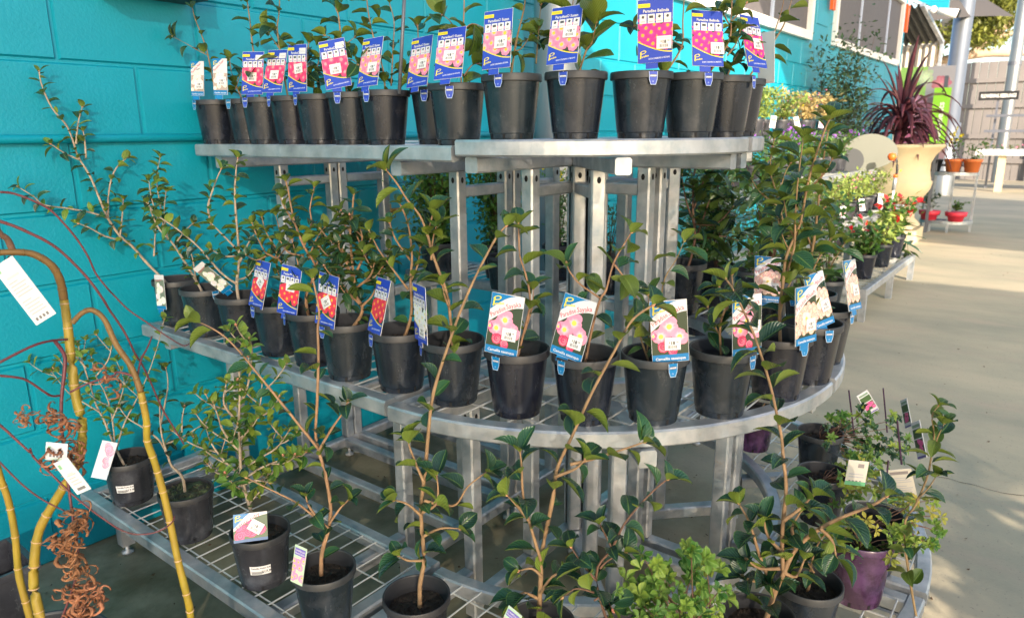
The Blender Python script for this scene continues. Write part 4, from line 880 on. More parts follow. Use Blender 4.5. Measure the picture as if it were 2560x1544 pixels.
def card_slim():
    w, h = .028, .085; P = Print(w, h); rng = random.Random(2); X = w/2; P.rect(-X, 0, X, h, (.5, .7, .5))
    for i in range(12): P.flower(rng.uniform(-.012, .012), rng.uniform(.004, .062), .008, (.85, .6, .5), (.75, .3, .55), (.8, .6, .05), 7, rng)
    P.rect(-X+.002, .064, X-.002, .080, (.16, .12, .5)); P.text('CAMELLIA', -X+.003, .073, .0055, WH, 0, .02, .022); P.text('PLANTASIA', -X+.003, .0665, .0055, WH, 0, .02, .022); return P.mesh('card')
def card_text(w, h, green=False, pic=0):
    P = Print(w, h); X = w/2; P.rect(-X, 0, X, h, (.58, .54, .47) if green else WH)
    if pic:
        rng = random.Random(pic); P.rect(-X+.002, h*.55, X-.002, h*.80, (.06, .12, .04)); P.rect(-X+.002, h*.18, X-.002, h*.52, (.06, .10, .05))
        for i in range(9): P.rose(rng.uniform(-X+.006, X-.006), rng.uniform(h*.22, h*.48), .006, (.65, .05, .25), (.75, .2, .4), rng)
        P.rect(-X+.002, 0.002, X-.002, h*.07, (.12, .08, .35)); P.rect(-X+.004, h*.84, X-.004, h*.92, (.2, .3, .22))
    else:
        for i in range(int((h-.035)/.0055)):
            if i % 6 == 5: continue
            P.rect(-X+.005, .016+i*.0055, X-.005-(.012 if i % 6 == 4 else .002*(i % 3)), .0182+i*.0055, (.40, .40, .43))
        for i in range(4): P.rect(-X+.006+i*(w-.012)/4, .005, -X+.010+i*(w-.012)/4, .010, (.15, .15, .16))
        if green: P.rect(-X, 0, X, .008, (.1, .35, .18)); P.rect(-X+.02, h-.014, X-.008, h-.006, (.25, .22, .22))
        else: P.rect(-X+.003, h-.014, -X+.008, h-.006, (.2, .42, .25)); P.rect(-X+.008, h-.028, X-.008, h-.024, (.45, .6, .52))
    return P.mesh('card')
def sticker(price='18'):
    P = Print(.029, .024); P.v, P.c = [], []
    P.rect(-.0145, 0, .0145, .024, (.74, .72, .73)); P.text('$', -.007, .0125, .005, (.05, .05, .05), 0, .02); P.text(price, -.004, .0105, .0085, (.03, .03, .03), 0, .04); P.text('95', .0065, .0135, .0042, (.05, .05, .05), 0, .02)
    P.rect(-.012, .0205, .012, .0211, (.45, .4, .4)); rg = random.Random(7); x = -.0085
    while x < .008: q = rg.uniform(.0004, .0013); P.rect(x, .003, x+q, .0088, (.1, .1, .1)); x += q+rg.uniform(.0005, .0012)
    return P.mesh('price_sticker')
def clip_mesh(col, oval=True):
    P = Print(.001, .001); P.v = []; P.y = -.0006
    P.lay(); o = [(-.0095, .0), (.0095, 0), (.0088, -.016), (.0055, -.026), (-.0055, -.026), (-.0088, -.016)]
    P.poly(o[::-1], tuple(c*1.0 for c in (.5, .6, .75))); P.lay(); P.poly([(x*.9, z*.96) for x, z in o[::-1]], col)
    if oval: P.lay(); P.poly([(.0078*math.cos(a), -.0085+.003*math.sin(a)) for a in [PI/6*k for k in range(12)]], (.05, .06, .10)); P.rect(-.0066, -.0100, .0066, -.0070, WH); P.text('Pohlmans', -.0060, -.0096, .0026, (.05, .1, .3), 0, .01, .012)
    P.text('\u25b3' if False else 'o', -.002, -.021, .006, (.5, .6, .8), 0, 0)
    me = P.mesh('rim_clip'); return me
CARD = {'S': card_white('card', 's'), 'B': card_white('card_', 'b'), 'C': card_blue('card', 'b'), 'D': card_blue('card', 's'), 'F': card_blue('card', 'r'), 'J': card_blue('card', 'w'), 'E': card_blue('card', 'm'),
        'G': card_small('pearl'), 'W': card_small('white'), 'P': card_small('pale'), 'R': card_ruby(), 'T': card_slim()}
STK = {'18': sticker('18'), '20': sticker('20')}
CLB, CLC = clip_mesh(BL), clip_mesh(CY_)
TAB = {}
for key, c in (('b', BL), ('c', CY_)):
    P = Print(.024, .012); P.rect(-.012, 0, .012, .012, c); TAB[key] = P.mesh('tab')
def tagobj(card, pose, label, pot=None, stk=None, sp=(.012, .03, .0), clip=None, z_rim=None, name='plant_tag', cat='plant tag'):
    x, y, z, yaw, pitch, roll = pose
    root = thing(name, (x, y, z), label, cat, 'plant tags clipped to the pots')
    me = CARD[card] if isinstance(card, str) else card
    Mx = Matrix.Rotation(yaw, 4, 'Z')@Matrix.Rotation(pitch, 4, 'X')@Matrix.Rotation(roll, 4, 'Y')
    c = link('card', me, root); c.matrix_local = Mx
    if stk:
        s = link('price_sticker', STK[stk], c, loc=(sp[0], -.0034, sp[1]), rot=(0, sp[2], 0))
    if clip:
        tb = link('tab', TAB[clip], c, loc=(-.006, .0005, -.0115))
        a = math.atan2(y-pot[1], x-pot[0]); cl = link('rim_clip', CLB if clip == 'b' else CLC, root)
        zr = z_rim-z; r = .0676
        w = Vector((pot[0]+r*math.cos(a), pot[1]+r*math.sin(a), z+zr))-Vector((x, y, z))
        cl.matrix_local = Matrix.Translation(w)@Matrix.Rotation(a+PI/2, 4, 'Z')@Matrix.Rotation(-.06, 4, 'X')
TP = {
'G1':(1.198,2.121,1.318,-1.180,-0.097,0.039),'G2':(1.192,1.985,1.316,-1.125,-0.067,0.037),'E3':(1.222,1.875,1.314,-1.171,-0.174,0.027),'E4':(1.213,1.767,1.315,-1.344,-0.301,0.026),
'E5':(1.208,1.646,1.312,-1.455,-0.069,0.031),'E6':(1.217,1.489,1.316,-1.052,-0.144,-0.162),'D7':(1.205,1.371,1.314,-1.537,-0.301,-0.049),'D8':(1.240,1.240,1.309,-1.601,-0.289,-0.072),
'D9':(1.201,1.106,1.318,-1.314,-0.388,-0.071),'D10':(1.208,0.977,1.332,-1.439,-0.187,-0.041),'D11':(1.254,0.846,1.336,-1.429,-0.304,-0.038),'C12':(1.374,0.702,1.338,-0.985,0.240,-0.057),
'C13':(1.498,0.643,1.335,-0.779,-0.272,0.039),'C14':(1.664,0.598,1.340,-0.284,-0.308,0.047),'W1':(0.975,2.045,.715,-1.472,-0.078,-0.074),
'W2':(1.019,1.757,0.800,-1.089,0.45,-0.62),'F3':(0.985,1.580,0.785,-1.650,-0.272,0.034),'F4':(0.986,1.452,0.785,-1.461,-0.174,0.083),'F5':(0.969,1.287,0.787,-1.573,-0.128,0.091),
'F6':(0.990,1.146,0.790,-1.899,-0.276,-0.035),'J7':(1.002,1.016,0.790,-1.986,-0.007,-0.022),'A9':(1.035,0.835,0.788,-1.284,-0.131,0.104),'A10':(1.083,0.717,0.792,-1.458,-0.177,0.184),
'A11':(1.188,0.551,0.788,-0.953,0.005,-0.092),'A12':(1.318,0.455,0.785,-0.541,-0.106,0.004),'B13':(1.459,0.387,0.787,-0.318,-0.082,-0.022),'B14':(1.602,0.388,0.792,-0.348,-0.286,-0.114),
'B15':(1.781,0.369,0.795,-0.156,-0.246,0.040),'B16':(1.785,0.575,0.785,-0.858,-0.416,0.110),'a1':(0.715,1.975,0.307,-0.970,-0.504,0.150),'R3':(0.754,1.313,0.345,-0.522,-0.435,0.072),
'S4':(0.729,1.118,0.336,-1.271,-0.052,0.196),'S6':(0.821,0.668,0.359,-1.501,0.063,0.397)}
R3_, R2_ = Z3+.135, Z2+.135; R3S = Z3S+.13
for k, card, pk, stk, sp, clip, lab in (
 ('G1', 'G', 'c1', '18', (.008, .02, 0), 'c', 'narrow cream rose plant tag on the top shelf pot nearest the wall'),
 ('G2', 'G', 'c2', '18', (.006, .026, 0), 'c', 'cream rose plant tag on the second pot from the wall, top shelf'),
 ('E3', 'E', 'c3', '18', (.0, .036, 0), 'b', 'upright blue tag with crimson camellias, leftmost of the crimson ones on the top shelf'),
 ('E4', 'E', 'c4', '18', (.002, .036, 0), 'b', 'blue tag with crimson camellias on the fourth pot from the wall, tipped to the right'),
 ('E5', 'E', 'c5', '18', (.008, .046, -.15), 'b', 'blue tag with crimson camellias partly covered by a dark leaf on the top shelf'),
 ('E6', 'E', 'c6', '18', (.0, .034, 0), 'b', 'largest crimson camellia tag of the top shelf, leaning to the left'),
 ('D7', 'D', 'c7', '18', (.012, .032, 0), 'b', 'blue tag with pink and white camellias just left of the steel rod'),
 ('D8', 'D', 'c8', '18', (.012, .040, 0), 'b', 'blue tag with pink and white camellias just right of the steel rod'),
 ('D9', 'D', 'c9', '18', (.0, .04, .08), 'b', 'sun bleached pink camellia tag half behind dark leaves, left of the curved top shelf'),
 ('D10', 'D', 'c10', '18', (.010, .040, 0), 'b', 'blue Paradise Susan tag with pink and white camellias, first on the curved top shelf'),
 ('D11', 'D', 'c11', '18', (.012, .052, .03), 'b', 'blue Paradise Susan tag in front of the thick pale column'),
 ('C12', 'C', 'c12', '18', (.017, .026, 0), 'b', 'biggest magenta Paradise Belinda tag, cut by the top of the picture'),
 ('C13', 'C', 'c13', '18', (.020, .026, 0), 'b', 'magenta Paradise Belinda tag, middle one of the three'),
 ('C14', 'C', 'c14', '18', (.010, .042, 0), 'b', 'magenta Paradise Belinda tag turned away, rightmost of the three'),
 ('W1', 'W', 'b1', None, None, 'c', 'curled white flower tag hanging on the pot nearest the wall, middle shelf'),
 ('W2', 'W', 'b2', None, None, 'c', 'white petal plant tag fallen sideways across the rims of two pots'),
 ('F3', 'F', 'b4', '20', (.002, .055, .45), 'b', 'red Petite Sylvia tag nearest the wall on the middle shelf with a slanted price sticker'),
 ('F4', 'F', 'b5', '20', (.006, .058, 0), 'b', 'red Petite Sylvia tag second from the wall with a straight price sticker'),
 ('F5', 'F', 'b6', '20', (.008, .046, -.6), 'b', 'red Petite Sylvia tag with a price sticker turned like a diamond'),
 ('F6', 'F', 'b7', None, None, 'b', 'narrow turned red Petite Sylvia tag without a price sticker'),
 ('J7', 'J', 'b8', '18', (.014, .014, 0), 'b', 'blue tag with white camellias seen nearly edge on, left of the curved rail'),
 ('A9', 'S', 'b9', '18', (.013, .030, 0), 'c', 'Paradise Sayaka pink and white flower tag, leftmost of the four'),
 ('A10', 'S', 'b10', '18', (.013, .022, 0), 'c', 'Paradise Sayaka flower tag that leans furthest, second of the four'),
 ('A11', 'S', 'b11', '18', (.004, .024, .03), 'c', 'Paradise Sayaka flower tag with a big leaf across its title, third of the four'),
 ('A12', 'S', 'b12', '18', (.014, .044, .02), 'c', 'Paradise Sayaka flower tag crossed by a leaning tan stem, rightmost of the four'),
 ('B13', 'B', 'b13', '18', (.012, .026, 0), 'c', 'Paradise Blush cream rose tag in front of another one'),
 ('B14', 'B', 'b14', '18', (.014, .032, -.1), 'c', 'Paradise Blush cream rose tag overlapped on its left by the one before it'),
 ('B15', 'B', 'b15', '18', (.010, .034, 0), 'c', 'narrow turned cream rose tag at the right end of the middle shelf'),
 ('B16', 'B', 'b16', '18', (.012, .026, .05), 'c', 'cream rose tag standing at the back of the curve behind thin stems')):
    c = PP[pk]; zr = (R3S if pk[0] == 'c' and int(pk[1:]) < 10 else R3_ if pk[0] == 'c' else R2_)
    tagobj(card, TP[k], lab, c, stk, sp or (0, 0, 0), clip, zr-.003)
tagobj('P', TP['a1'], 'pale pink and blue flower tag hanging over the pot nearest the wall, bottom shelf', PP['a1'])
tagobj('R', TP['R3'], 'square petite ruby card with pink camellias standing in the third bottom pot', PP['a3'], '18', (.004, .020, .6))
tagobj('T', TP['S4'], 'slim pink and yellow camellia tag clipped on the fourth bottom pot', PP['a4'])
tagobj('T', TP['S6'], 'corner of a slim camellia tag with violet title at the bottom edge of the picture', PP['a6'])
# grey back of a tag at the right end of the top shelf
tagobj(card_text(.05, .118), (1.825, .632, 1.315, 1.2, -.1, .0), 'grey back of a tag at the right end of the top shelf', PP['c15'])
# white labels stuck on three bottom pots
for pk, a, lab in (('a1', 4.02, 'white price label stuck on the pot nearest the wall'), ('a3', 4.05, 'white price label stuck on the third bottom pot')):
    P = Print(.001, .001); P.v = []; P.c = []; n = 8; x, y = PP[pk]; m = MB()
    root = thing('price_label', (x, y, Z1), lab+', reading $17.95', 'price label')
    r = .0617; fs = []; vs = []
    for i in range(n+1):
        t = a-.38+.76*i/n
        for z in (.046, .068): rr = .0556+(z-.0135)*.0934; vs.append((rr*math.cos(t), rr*math.sin(t), z))
    m.add(vs, [(2*i, 2*i+2, 2*i+3, 2*i+1) for i in range(n)]); lb = obj('label', m, 'paper', root)
    def wrap(s, ang0, z0, size, name='lettering'):
        v2, f2, w = text_polys(s, .03); q = MB()
        q.add([((.0562+(z0+vz*size-.0135)*.0934)*math.cos(a-.38+ang0+vx*size/.057), (.0562+(z0+vz*size-.0135)*.0934)*math.sin(a-.38+ang0+vx*size/.057), z0+vz*size) for vx, vz in v2], f2); obj(name, q, 'black', lb)
    wrap('Camellia Petite Ruby 140', .05, .0615, .0050); wrap('$17.95', .42, .0505, .0085); wrap('|||||||||||', .05, .0495, .0075)

# ================================================================== STAKED TAGS, HANGING CARDS
stk = MB()
def staked(p0, p1, card, pose, lab):
    root = thing('staked_tag', (p0.x, p0.y, p0.z), lab, 'plant tag', 'tags on stakes')
    obj('stake', MB().tube([Vector((0, 0, 0)), p1-p0], .0022, 6), mt['purple'], root)
    yaw, pitch, roll = pose[3:]; c = link('card', card, root); c.matrix_local = Matrix.Translation(Vector(pose[:3])-p0)@Matrix.Rotation(yaw, 4, 'Z')@Matrix.Rotation(pitch, 4, 'X')@Matrix.Rotation(roll, 4, 'Y')
cp = card_text(.034, .075, pic=3)
b = PP['a12']
def pose4(px, py, base, off, yaw, pitch, roll): p = AP(px, py, base, off); return (p.x, p.y, p.z, yaw, pitch, roll)
staked(AP(2135, 1085, b), AP(2122, 975, b), card_text(.036, .075, pic=3), pose4(2184, 1030, b, -.02, -.9, 0, -.60), 'staked tag with magenta azalea picture just right of the curved rail')
staked(AP(2218, 1080, b), AP(2208, 970, b), card_text(.040, .085, pic=4), pose4(2272, 1068, b, 0, -2.5, 0, -.60), 'tall staked tag turned edge on beside the azalea picture tag')
staked(AP(2254, 1160, (1.705, .262)), AP(2243, 1050, (1.705, .262)), card_text(.040, .085, pic=5), pose4(2306, 1146, (1.705, .262), 0, -2.5, 0, -.60), 'lower of the two edge on staked tags with a coral flower picture')
staked(AP(2213, 1235, PP['a11']), AP(2221, 1150, PP['a11']), card_text(.068, .085, green=True), pose4(2256, 1250, PP['a11'], -.08, -1.3, .1, -.30), 'sunlit tag showing its printed back with a green foot, on a violet stake')
tagobj(card_text(.040, .050, green=True), pose4(2136, 1212, PP['a10'], .12, -.9, -.1, .12), 'white card stuck behind azalea twigs beside the black pot')

# ================================================================== WEEPING MAPLES AT THE LEFT
def poly3(s, D):
    pr = parse(s); n = len(pr)
    return smooth_path([AD(x, y, (D[0]+(D[1]-D[0])*i/(n-1))) for i, (x, y) in enumerate(pr)], 5)
def tree(label, parts, potc):
    base = parts[0][1][0]; root = thing('weeping_maple', (potc[0], potc[1], 0), label, 'weeping maple', 'bare weeping maples')
    for nm, path, r0, r1, m in parts:
        mb = MB(); n = len(path)
        mb.tube([p-root.location for p in path], [(r0+(r1-r0)*i/(n-1))*(1+.10*random.random())*(.72 if nm == 'twig' else 1) for i in range(n)], 10)
        o = obj(nm, mb, m, root, True)
        sc = MB()
        for i in range(3, n-1, 4 if nm == 'trunk' else 5):
            rr = (r0+(r1-r0)*i/(n-1))*(.72 if nm == 'twig' else 1); p = path[i]-root.location; t = (path[i+1]-path[i]).normalized(); sc.tube([p-t*.0012, p, p+t*.0012], [rr*1.02, rr*1.22, rr*1.02], 10)
        tag(obj('node_ring', sc, 'scar' if nm == 'trunk' else m, o, True), kind='stuff')
    pot = link('pot', POT, root, scale=(2.1, 2.1, 1.9)); sm = link('soil', SOIL[1], pot)
    return root
def tpath(s, D): return poly3(s, D)
b1 = AZ(110, 1760, .22)
t1 = tree('nearest bare weeping maple with a thick bright yellow stem and drooping dark red twigs', [
 ('trunk', tpath('118,1760 108,1640 100,1544 85,1470 86,1400 100,1320 148,1235 196,1150 206,1060 191,1000 178,900 170,820 160,750', (1.24, 1.20)), .0076, .0066, 'yel'),
 ('branch', tpath('160,750 150,700 128,662 85,636 40,630 -20,632', (1.20, 1.12)), .0064, .0046, 'brntwig'),
 ('branch', tpath('35,636 20,600 2,585 -15,560', (1.14, 1.10)), .0050, .0036, 'barkb'),
 ('twig', tpath('0,480 35,484 86,503 126,525 161,560 194,600 221,643 240,684 269,721 285,738 320,773 366,805 417,840 457,863 474,858', (1.10, 1.30)), .0026, .0013, 'redtwig'),
 ('twig', tpath('-10,550 35,565 78,584 116,603 151,627 188,662 223,700 258,748 274,775 309,826 339,886 353,907 377,956 404,1018 431,1063 460,1110', (1.08, 1.28)), .0034, .0016, 'redtwig'),
 ('twig', tpath('-10,910 75,867 124,852 168,848', (1.1, 1.19)), .0028, .0024, 'redtwig'),
 ('twig', tpath('-10,938 35,942 67,950 108,977 129,989 151,988', (1.1, 1.18)), .0026, .0022, 'redtwig'),
 ('twig', tpath('137,852 161,888 161,929 155,982 153,1023 155,1077 165,1170 172,1220 183,1300 195,1380 190,1440 160,1530 140,1570', (1.19, 1.15)), .0040, .0022, 'redtwig'),
 ('twig', tpath('75,1120 86,1144 134,1190 172,1227 223,1270 272,1305 299,1322 336,1334 379,1332 412,1319 431,1303 436,1289', (1.12, 1.2)), .0022, .0014, 'redtwig'),
 ('twig', tpath('-10,1145 54,1209 108,1249 161,1276', (1.1, 1.14)), .0020, .0014, 'redtwig'),
 ('twig', tpath('-10,1055 13,1073 40,1098 75,1130', (1.1, 1.12)), .0028, .0022, 'redtwig'),
], (b1.x, b1.y))
b2 = AZ(500, 1800, .22)
tree('weeping maple with an ochre stem that arches over in front of the worn pots', [
 ('trunk', tpath('495,1800 478,1560 470,1500 445,1400 420,1280 400,1200 385,1150 368,1100 366,1050 352,980', (1.28, 1.16)), .0062, .0052, 'yel'),
 ('branch', tpath('352,980 330,920 290,860 262,800 232,775 205,782 180,808', (1.16, 1.12)), .0046, .0036, 'brntwig'),
 ('twig', tpath('338,940 300,930 286,932', (1.16, 1.15)), .0028, .0022, 'redtwig'),
 ('twig', tpath('342,950 352,900 368,870 380,840', (1.16, 1.2)), .0024, .0014, 'redtwig'),
 ('twig', tpath('175,980 215,960 260,945 290,935', (1.14, 1.16)), .0022, .0016, 'redtwig'),
], (b2.x, b2.y))
# square black tub with the third stem
tub = thing('square_tub', (.315, 1.795, 0), 'black square tub with soil and fallen pink petals in the bottom left corner', 'planter')
m = MB(); s = .17
for z0, z1, a in ((0, .28, s), (.28, .30, s+.008)): pass
m.add([(-.14, -.14, 0), (.14, -.14, 0), (.14, .14, 0), (-.14, .14, 0), (-.17, -.17, .28), (.17, -.17, .28), (.17, .17, .28), (-.17, .17, .28), (-.178, -.178, .283), (.178, -.178, .283), (.178, .178, .283), (-.178, .178, .283), (-.178, -.178, .30), (.178, -.178, .30), (.178, .178, .30), (-.178, .178, .30), (-.163, -.163, .30), (.163, -.163, .30), (.163, .163, .30), (-.163, .163, .30), (-.16, -.16, .22), (.16, -.16, .22), (.16, .16, .22), (-.16, .16, .22)],
      [(3, 2, 1, 0)]+[(a+i, a+(i+1) % 4, a+4+(i+1) % 4, a+4+i) for a in (0, 4, 8, 12, 16) for i in range(4)])
tb = obj('tub', m, 'pot_old', tub, scale=(.9, .48, .95))
gs = soil_mesh(.175, .225, 'soil', 9); link('soil', gs, tb)
for i in range(26):
    a = random.uniform(0, 6.28); r = .14*math.sqrt(random.random()); put('fallen_petal', LV['O'][0] if i % 3 else LV['Y'][0], tub, Vector((.315+r*math.cos(a)*.9, 1.795+r*math.sin(a)*.45, .228)), Vector((random.uniform(-1, 1), random.uniform(-1, 1), .1)), Vector((0, 0, 1)), .028)
for o in tub.children:
    if o.name.startswith('fallen'): pass
tree('third bare maple stem, olive yellow, in the bottom left corner before the tub', [
 ('trunk', tpath('90,1640 75,1544 48,1440 38,1340 22,1255 0,1190 -20,1120', (1.34, 1.24)), .0062, .0052, 'yel')], (AZ(90, 1700, .2).x, AZ(90, 1700, .2).y))
# dried leaf clusters
def curl_strip(p, d, L, w, rng):
    pts = []; a = d.cross(Vector((0, 0, 1)));
    if a.length < .1: a = Vector((1, 0, 0))
    a.normalize(); b = d.cross(a); q = Vector(p); ang = rng.uniform(0, 6); pts = [q.copy()]
    for i in range(8):
        ang += rng.uniform(.3, 1.0); q = q+(d*.35+(a*math.cos(ang)+b*math.sin(ang))*.9)*L/8; pts.append(q.copy())
    return pts
def dried(label, spots, seed, hang):
    rng = random.Random(seed); c0 = AD(*hang); root = thing('dried_leaf_cluster', c0, label, 'dried leaves', 'shrivelled maple leaves')
    for px, py, D, n, sp, ln in spots:
        mb = MB()
        for i in range(int(n*.62)):
            p = AD(px+rng.gauss(0, sp*.85), py+rng.gauss(0, sp*1.15), D+rng.gauss(0, .012))-c0
            pts = curl_strip(p, Vector((rng.gauss(0, .4), rng.gauss(0, .4), rng.uniform(-1, -.1))).normalized(), ln*rng.uniform(.6, 1.3), 0, rng)
            w = rng.uniform(.0018, .0045); mb.sweep(pts, [(-w, 0), (0, w*.5), (w, 0), (0, -w*.25)], scales=[1-.75*abs(i2/(len(pts)-1)-.3) for i2 in range(len(pts))])
        obj('dried_leaf', mb, 'dry', root, True)
dried('large hanging rope of shrivelled orange brown leaves in front of the yellow stem foot', [(188, 1300, 1.14, 40, 16, .045), (175, 1345, 1.14, 30, 14, .045), (140, 1345, 1.14, 22, 12, .045), (182, 1400, 1.14, 30, 13, .045), (200, 1430, 1.14, 24, 14, .04), (185, 1470, 1.14, 26, 13, .045), (200, 1500, 1.14, 22, 13, .045), (235, 1480, 1.14, 20, 11, .04), (205, 1530, 1.14, 18, 12, .04), (175, 1530, 1.14, 14, 10, .04)], 3, (183, 1290, 1.15))
dried('shrivelled brown leaves round the red twig above the folded white card', [(150, 1060, 1.16, 26, 13, .05), (140, 1130, 1.15, 26, 15, .05), (175, 1110, 1.16, 14, 12, .045), (120, 1040, 1.16, 16, 12, .04), (190, 1150, 1.16, 14, 10, .04)], 4, (155, 1060, 1.17))
dried('small ball of shrivelled brown leaves hanging at the far left', [(60, 1043, 1.14, 24, 8, .022)], 5, (60, 1030, 1.14))
dried('curled tan dead leaf by the arching maple branch', [(262, 935, 1.16, 10, 9, .05), (275, 950, 1.16, 8, 9, .04)], 6, (262, 935, 1.16))
def hang_card(px, py, D, w, h, yaw, pitch, roll, lab, strap=None, me=None):
    p = AD(px, py, D); root = thing('hanging_card', p, lab, 'hanging tag'); c = link('card', me or card_text(w, h), root, rot=None)
    c.matrix_local = Matrix.Rotation(yaw, 4, 'Z')@Matrix.Rotation(pitch, 4, 'X')@Matrix.Rotation(roll, 4, 'Y')
    if strap: obj('tie', MB().tube([AD(x, y, D-.004)-p for x, y in strap], .0016, 6), 'black', root, True)
hang_card(116, 798, 1.13, .039, .106, -.9, .0, -.52, 'white plant information card tied to the arching yellow maple branch', [(22, 640), (24, 662), (20, 690), (28, 700), (36, 690), (28, 664), (14, 690), (10, 700)])
hang_card(211, 1228, 1.13, .026, .062, -.9, .1, -.42, 'blank cream card hanging among the dried leaves by the yellow stem')
hang_card(140, 1150, 1.14, .034, .028, -.9, -.2, .1, 'folded white card caught in the dried leaves above the cream card')
rd = MB(); p0 = AP(998, 235, PP['c8'], .06); p1 = AP(1014, -60, PP['c8'], .06)
tag(obj('support_rod', MB().tube([p0, p1], .0042, 8), 'steel', smooth=True), 'dark steel rod standing upright behind the seventh and eighth top pots', 'rod')

# ================================================================== THE YARD BEYOND
# ---- tiered flower bench along the wall
def bench(loc, label, tiers, x0, x1, legs=True):
    root = thing('flower_bench', loc, label, 'plant bench')
    for (ya, yb, z) in tiers:
        m = MB()
        for a, b in (((x0, ya, z), (x1, ya, z)), ((x0, yb, z), (x1, yb, z)), ((x0+.0, ya+.02, z-.001), (x0, yb-.02, z-.001)), ((x1, ya+.02, z-.001), (x1, yb-.02, z-.001))): m.rhs(a, b, .04, .05)
        obj('shelf_frame', m, 'galv', root)
        m = MB()
        x = x0+.05
        while x < x1: m.box((x, ya+.02, z-.004), (x+.006, yb-.02, z+.004)); x += .08
        tag(obj('wire_deck', m, 'wire', root), kind='stuff')
        for lx in (x0+.03, (x0+x1)/2, x1-.03):
            obj('leg', MB().box((lx-.02, ya-.02, 0), (lx+.02, ya+.02, z-.026)), 'galv', root)
    return root
bench((0, 0, 0), 'three tier white plant bench with sunlit flowers along the turquoise wall', [(1.78, 2.12, 1.13), (1.48, 1.76, .84), (1.22, 1.46, .52)], 3.6, 7.3)
bench((0, 0, 0), 'low grey bench with red flowers standing on the paving right of the stand', [(.98, 1.19, .19)], 4.9, 6.62)
gA, gB, gC = 'sunlit pots on the top tier of the flower bench', 'pots on the middle tier of the flower bench', 'pots on the lower tier of the flower bench'
k = 0
for i in range(11):
    x = 4.1+i*.29; k += 1
    kind = 'lime' if i < 7 else 'amber'
    lab = ('sunlit lime green bedding plant in a grey pot on the top tier of the bench' if kind == 'lime' else 'sunlit orange and pink bedding plant on the top tier of the bench')
    bushy('bedding_pot', lab, (x, 1.88+.05*(i % 2)), 1.155, .22, .16, 'G', kind, 330, .045, pot='o', stems=8, seed=100+i, flowers='pink' if i >= 7 else 'yelf', nf=6 if i >= 7 else 2, fs=.014, group=gA+(' lime' if kind == 'lime' else ' amber'), cat='bedding plant', scale=1.0)
for i in range(10):
    bushy('bedding_pot', 'violet flowered bedding plant on the middle tier of the bench', (4.2+i*.3, 1.62), .865, .19, .13, 'G', 'shrub', 240, .04, pot='o', stems=7, seed=130+i, flowers='purpf', nf=9, fs=.018, group=gB, cat='bedding plant')
for i in range(9):
    bushy('bedding_pot', 'pale green bedding plant in a grey pot on the lower tier of the bench', (4.3+i*.3, 1.34), .545, .20, .13, 'G', 'lime', 260, .04, pot='o', stems=7, seed=150+i, flowers='pink', nf=4, fs=.016, group=gC, cat='bedding plant')
cw = card_text(.04, .09, pic=8)
for i in range(5):
    tagobj(cw, (4.22+i*.6, 1.27, .60, -.95, -.25, .1*(-1)**i), 'white picture tag leaning out of a lower tier bench pot', name='bench_tag')
for i in range(5):
    tagobj(cw, (4.15+i*.62, 1.80, 1.22, -.95, -.3, .2*(-1)**i), 'white picture tag among the sunlit top tier bench pots', name='bench_tag')
for i, (x, y, lab) in enumerate(((5.3, 1.08, 'leafy green plant with red flowers, nearest one on the low bench'), (5.85, 1.08, 'broad leaved plant with red flowers in the middle of the low bench'), (6.35, 1.09, 'tallest red flowered plant, at the far end of the low bench'))):
    bushy('potted_flower', lab, (x, y), .215, (.22, .22, .32)[i], .15, 'G', 'lime' if i == 1 else 'shrub', 260, .065, scale=1.25, stems=8, seed=170+i, flowers='red', nf=(3, 3, 8)[i], fs=.055, cat='flowering plant', group='red flowers on the low bench')
potted('lowb', (6.42, 1.10), .215, 'arching dark strap leaved plant overhanging the end of the low bench', ['2215,640 2195,600 2180,570 2200,550', '2190,600 2230,570 2260,580 2270,625', '2190,600 2215,560 2240,565 2250,620'], leaf='X', L=.17, sp=.06, r0=.006, bark='barkb', scale=1.3, cat='potted plant', name='potted_shrub')
for i, (x, y) in enumerate(((3.0, 1.25), (3.5, 1.2), (4.05, 1.16), (4.6, 1.13))):
    bushy('potted_shrub', ['dark leaved shrub behind the curved end of the stand', 'glossy shrub between the stand and the flower bench', 'mid green shrub on the paving before the flower bench', 'loose shrub beside the low bench'][i], (x, y), .32 if i < 2 else .1, .55, .2, 'D', mt['leafn'] if i % 2 == 0 else 'shrub', 420, .055, pot='b', scale=1.6, stems=12, seed=190+i, group=None)
# olive shrub
bushy('olive_shrub', 'tall airy grey green shrub reaching in front of the far window', (7.55, 1.85), .0, 1.78, .30, 'G', 'olive', 5200, .055, scale=2.3, stems=40, seed=200, group=None, cat='shrub')

# ---- stone urn with cordyline
urn = thing('stone_urn', (8.95, 1.59, 0), 'large cream stone urn on a square pedestal holding a maroon spiky plant', 'urn')
m = MB(); m.box((-.29, -.29, 0), (.29, .29, .14)); obj('plinth', m, 'stone', urn)
m = MB(); m.lathe([(.34, .16), (.40*1.2, .165), (.36*1.2, .20), (.33*1.2, .24)], 4, a0=PI/4, a1=PI/4+2*PI); 
m = MB(); q = .23
m.add([(-q-.03, -q-.03, .16), (q+.03, -q-.03, .16), (q+.03, q+.03, .16), (-q-.03, q+.03, .16), (-q+.03, -q+.03, .24), (q-.03, -q+.03, .24), (q-.03, q-.03, .24), (-q+.03, q-.03, .24), (-q+.03, -q+.03, .40), (q-.03, -q+.03, .40), (q-.03, q-.03, .40), (-q+.03, q-.03, .40)], [(a+i, a+(i+1) % 4, a+4+(i+1) % 4, a+4+i) for a in (0, 4) for i in range(4)]+[(8, 9, 10, 11)])
obj('pedestal', m, 'stone', urn)
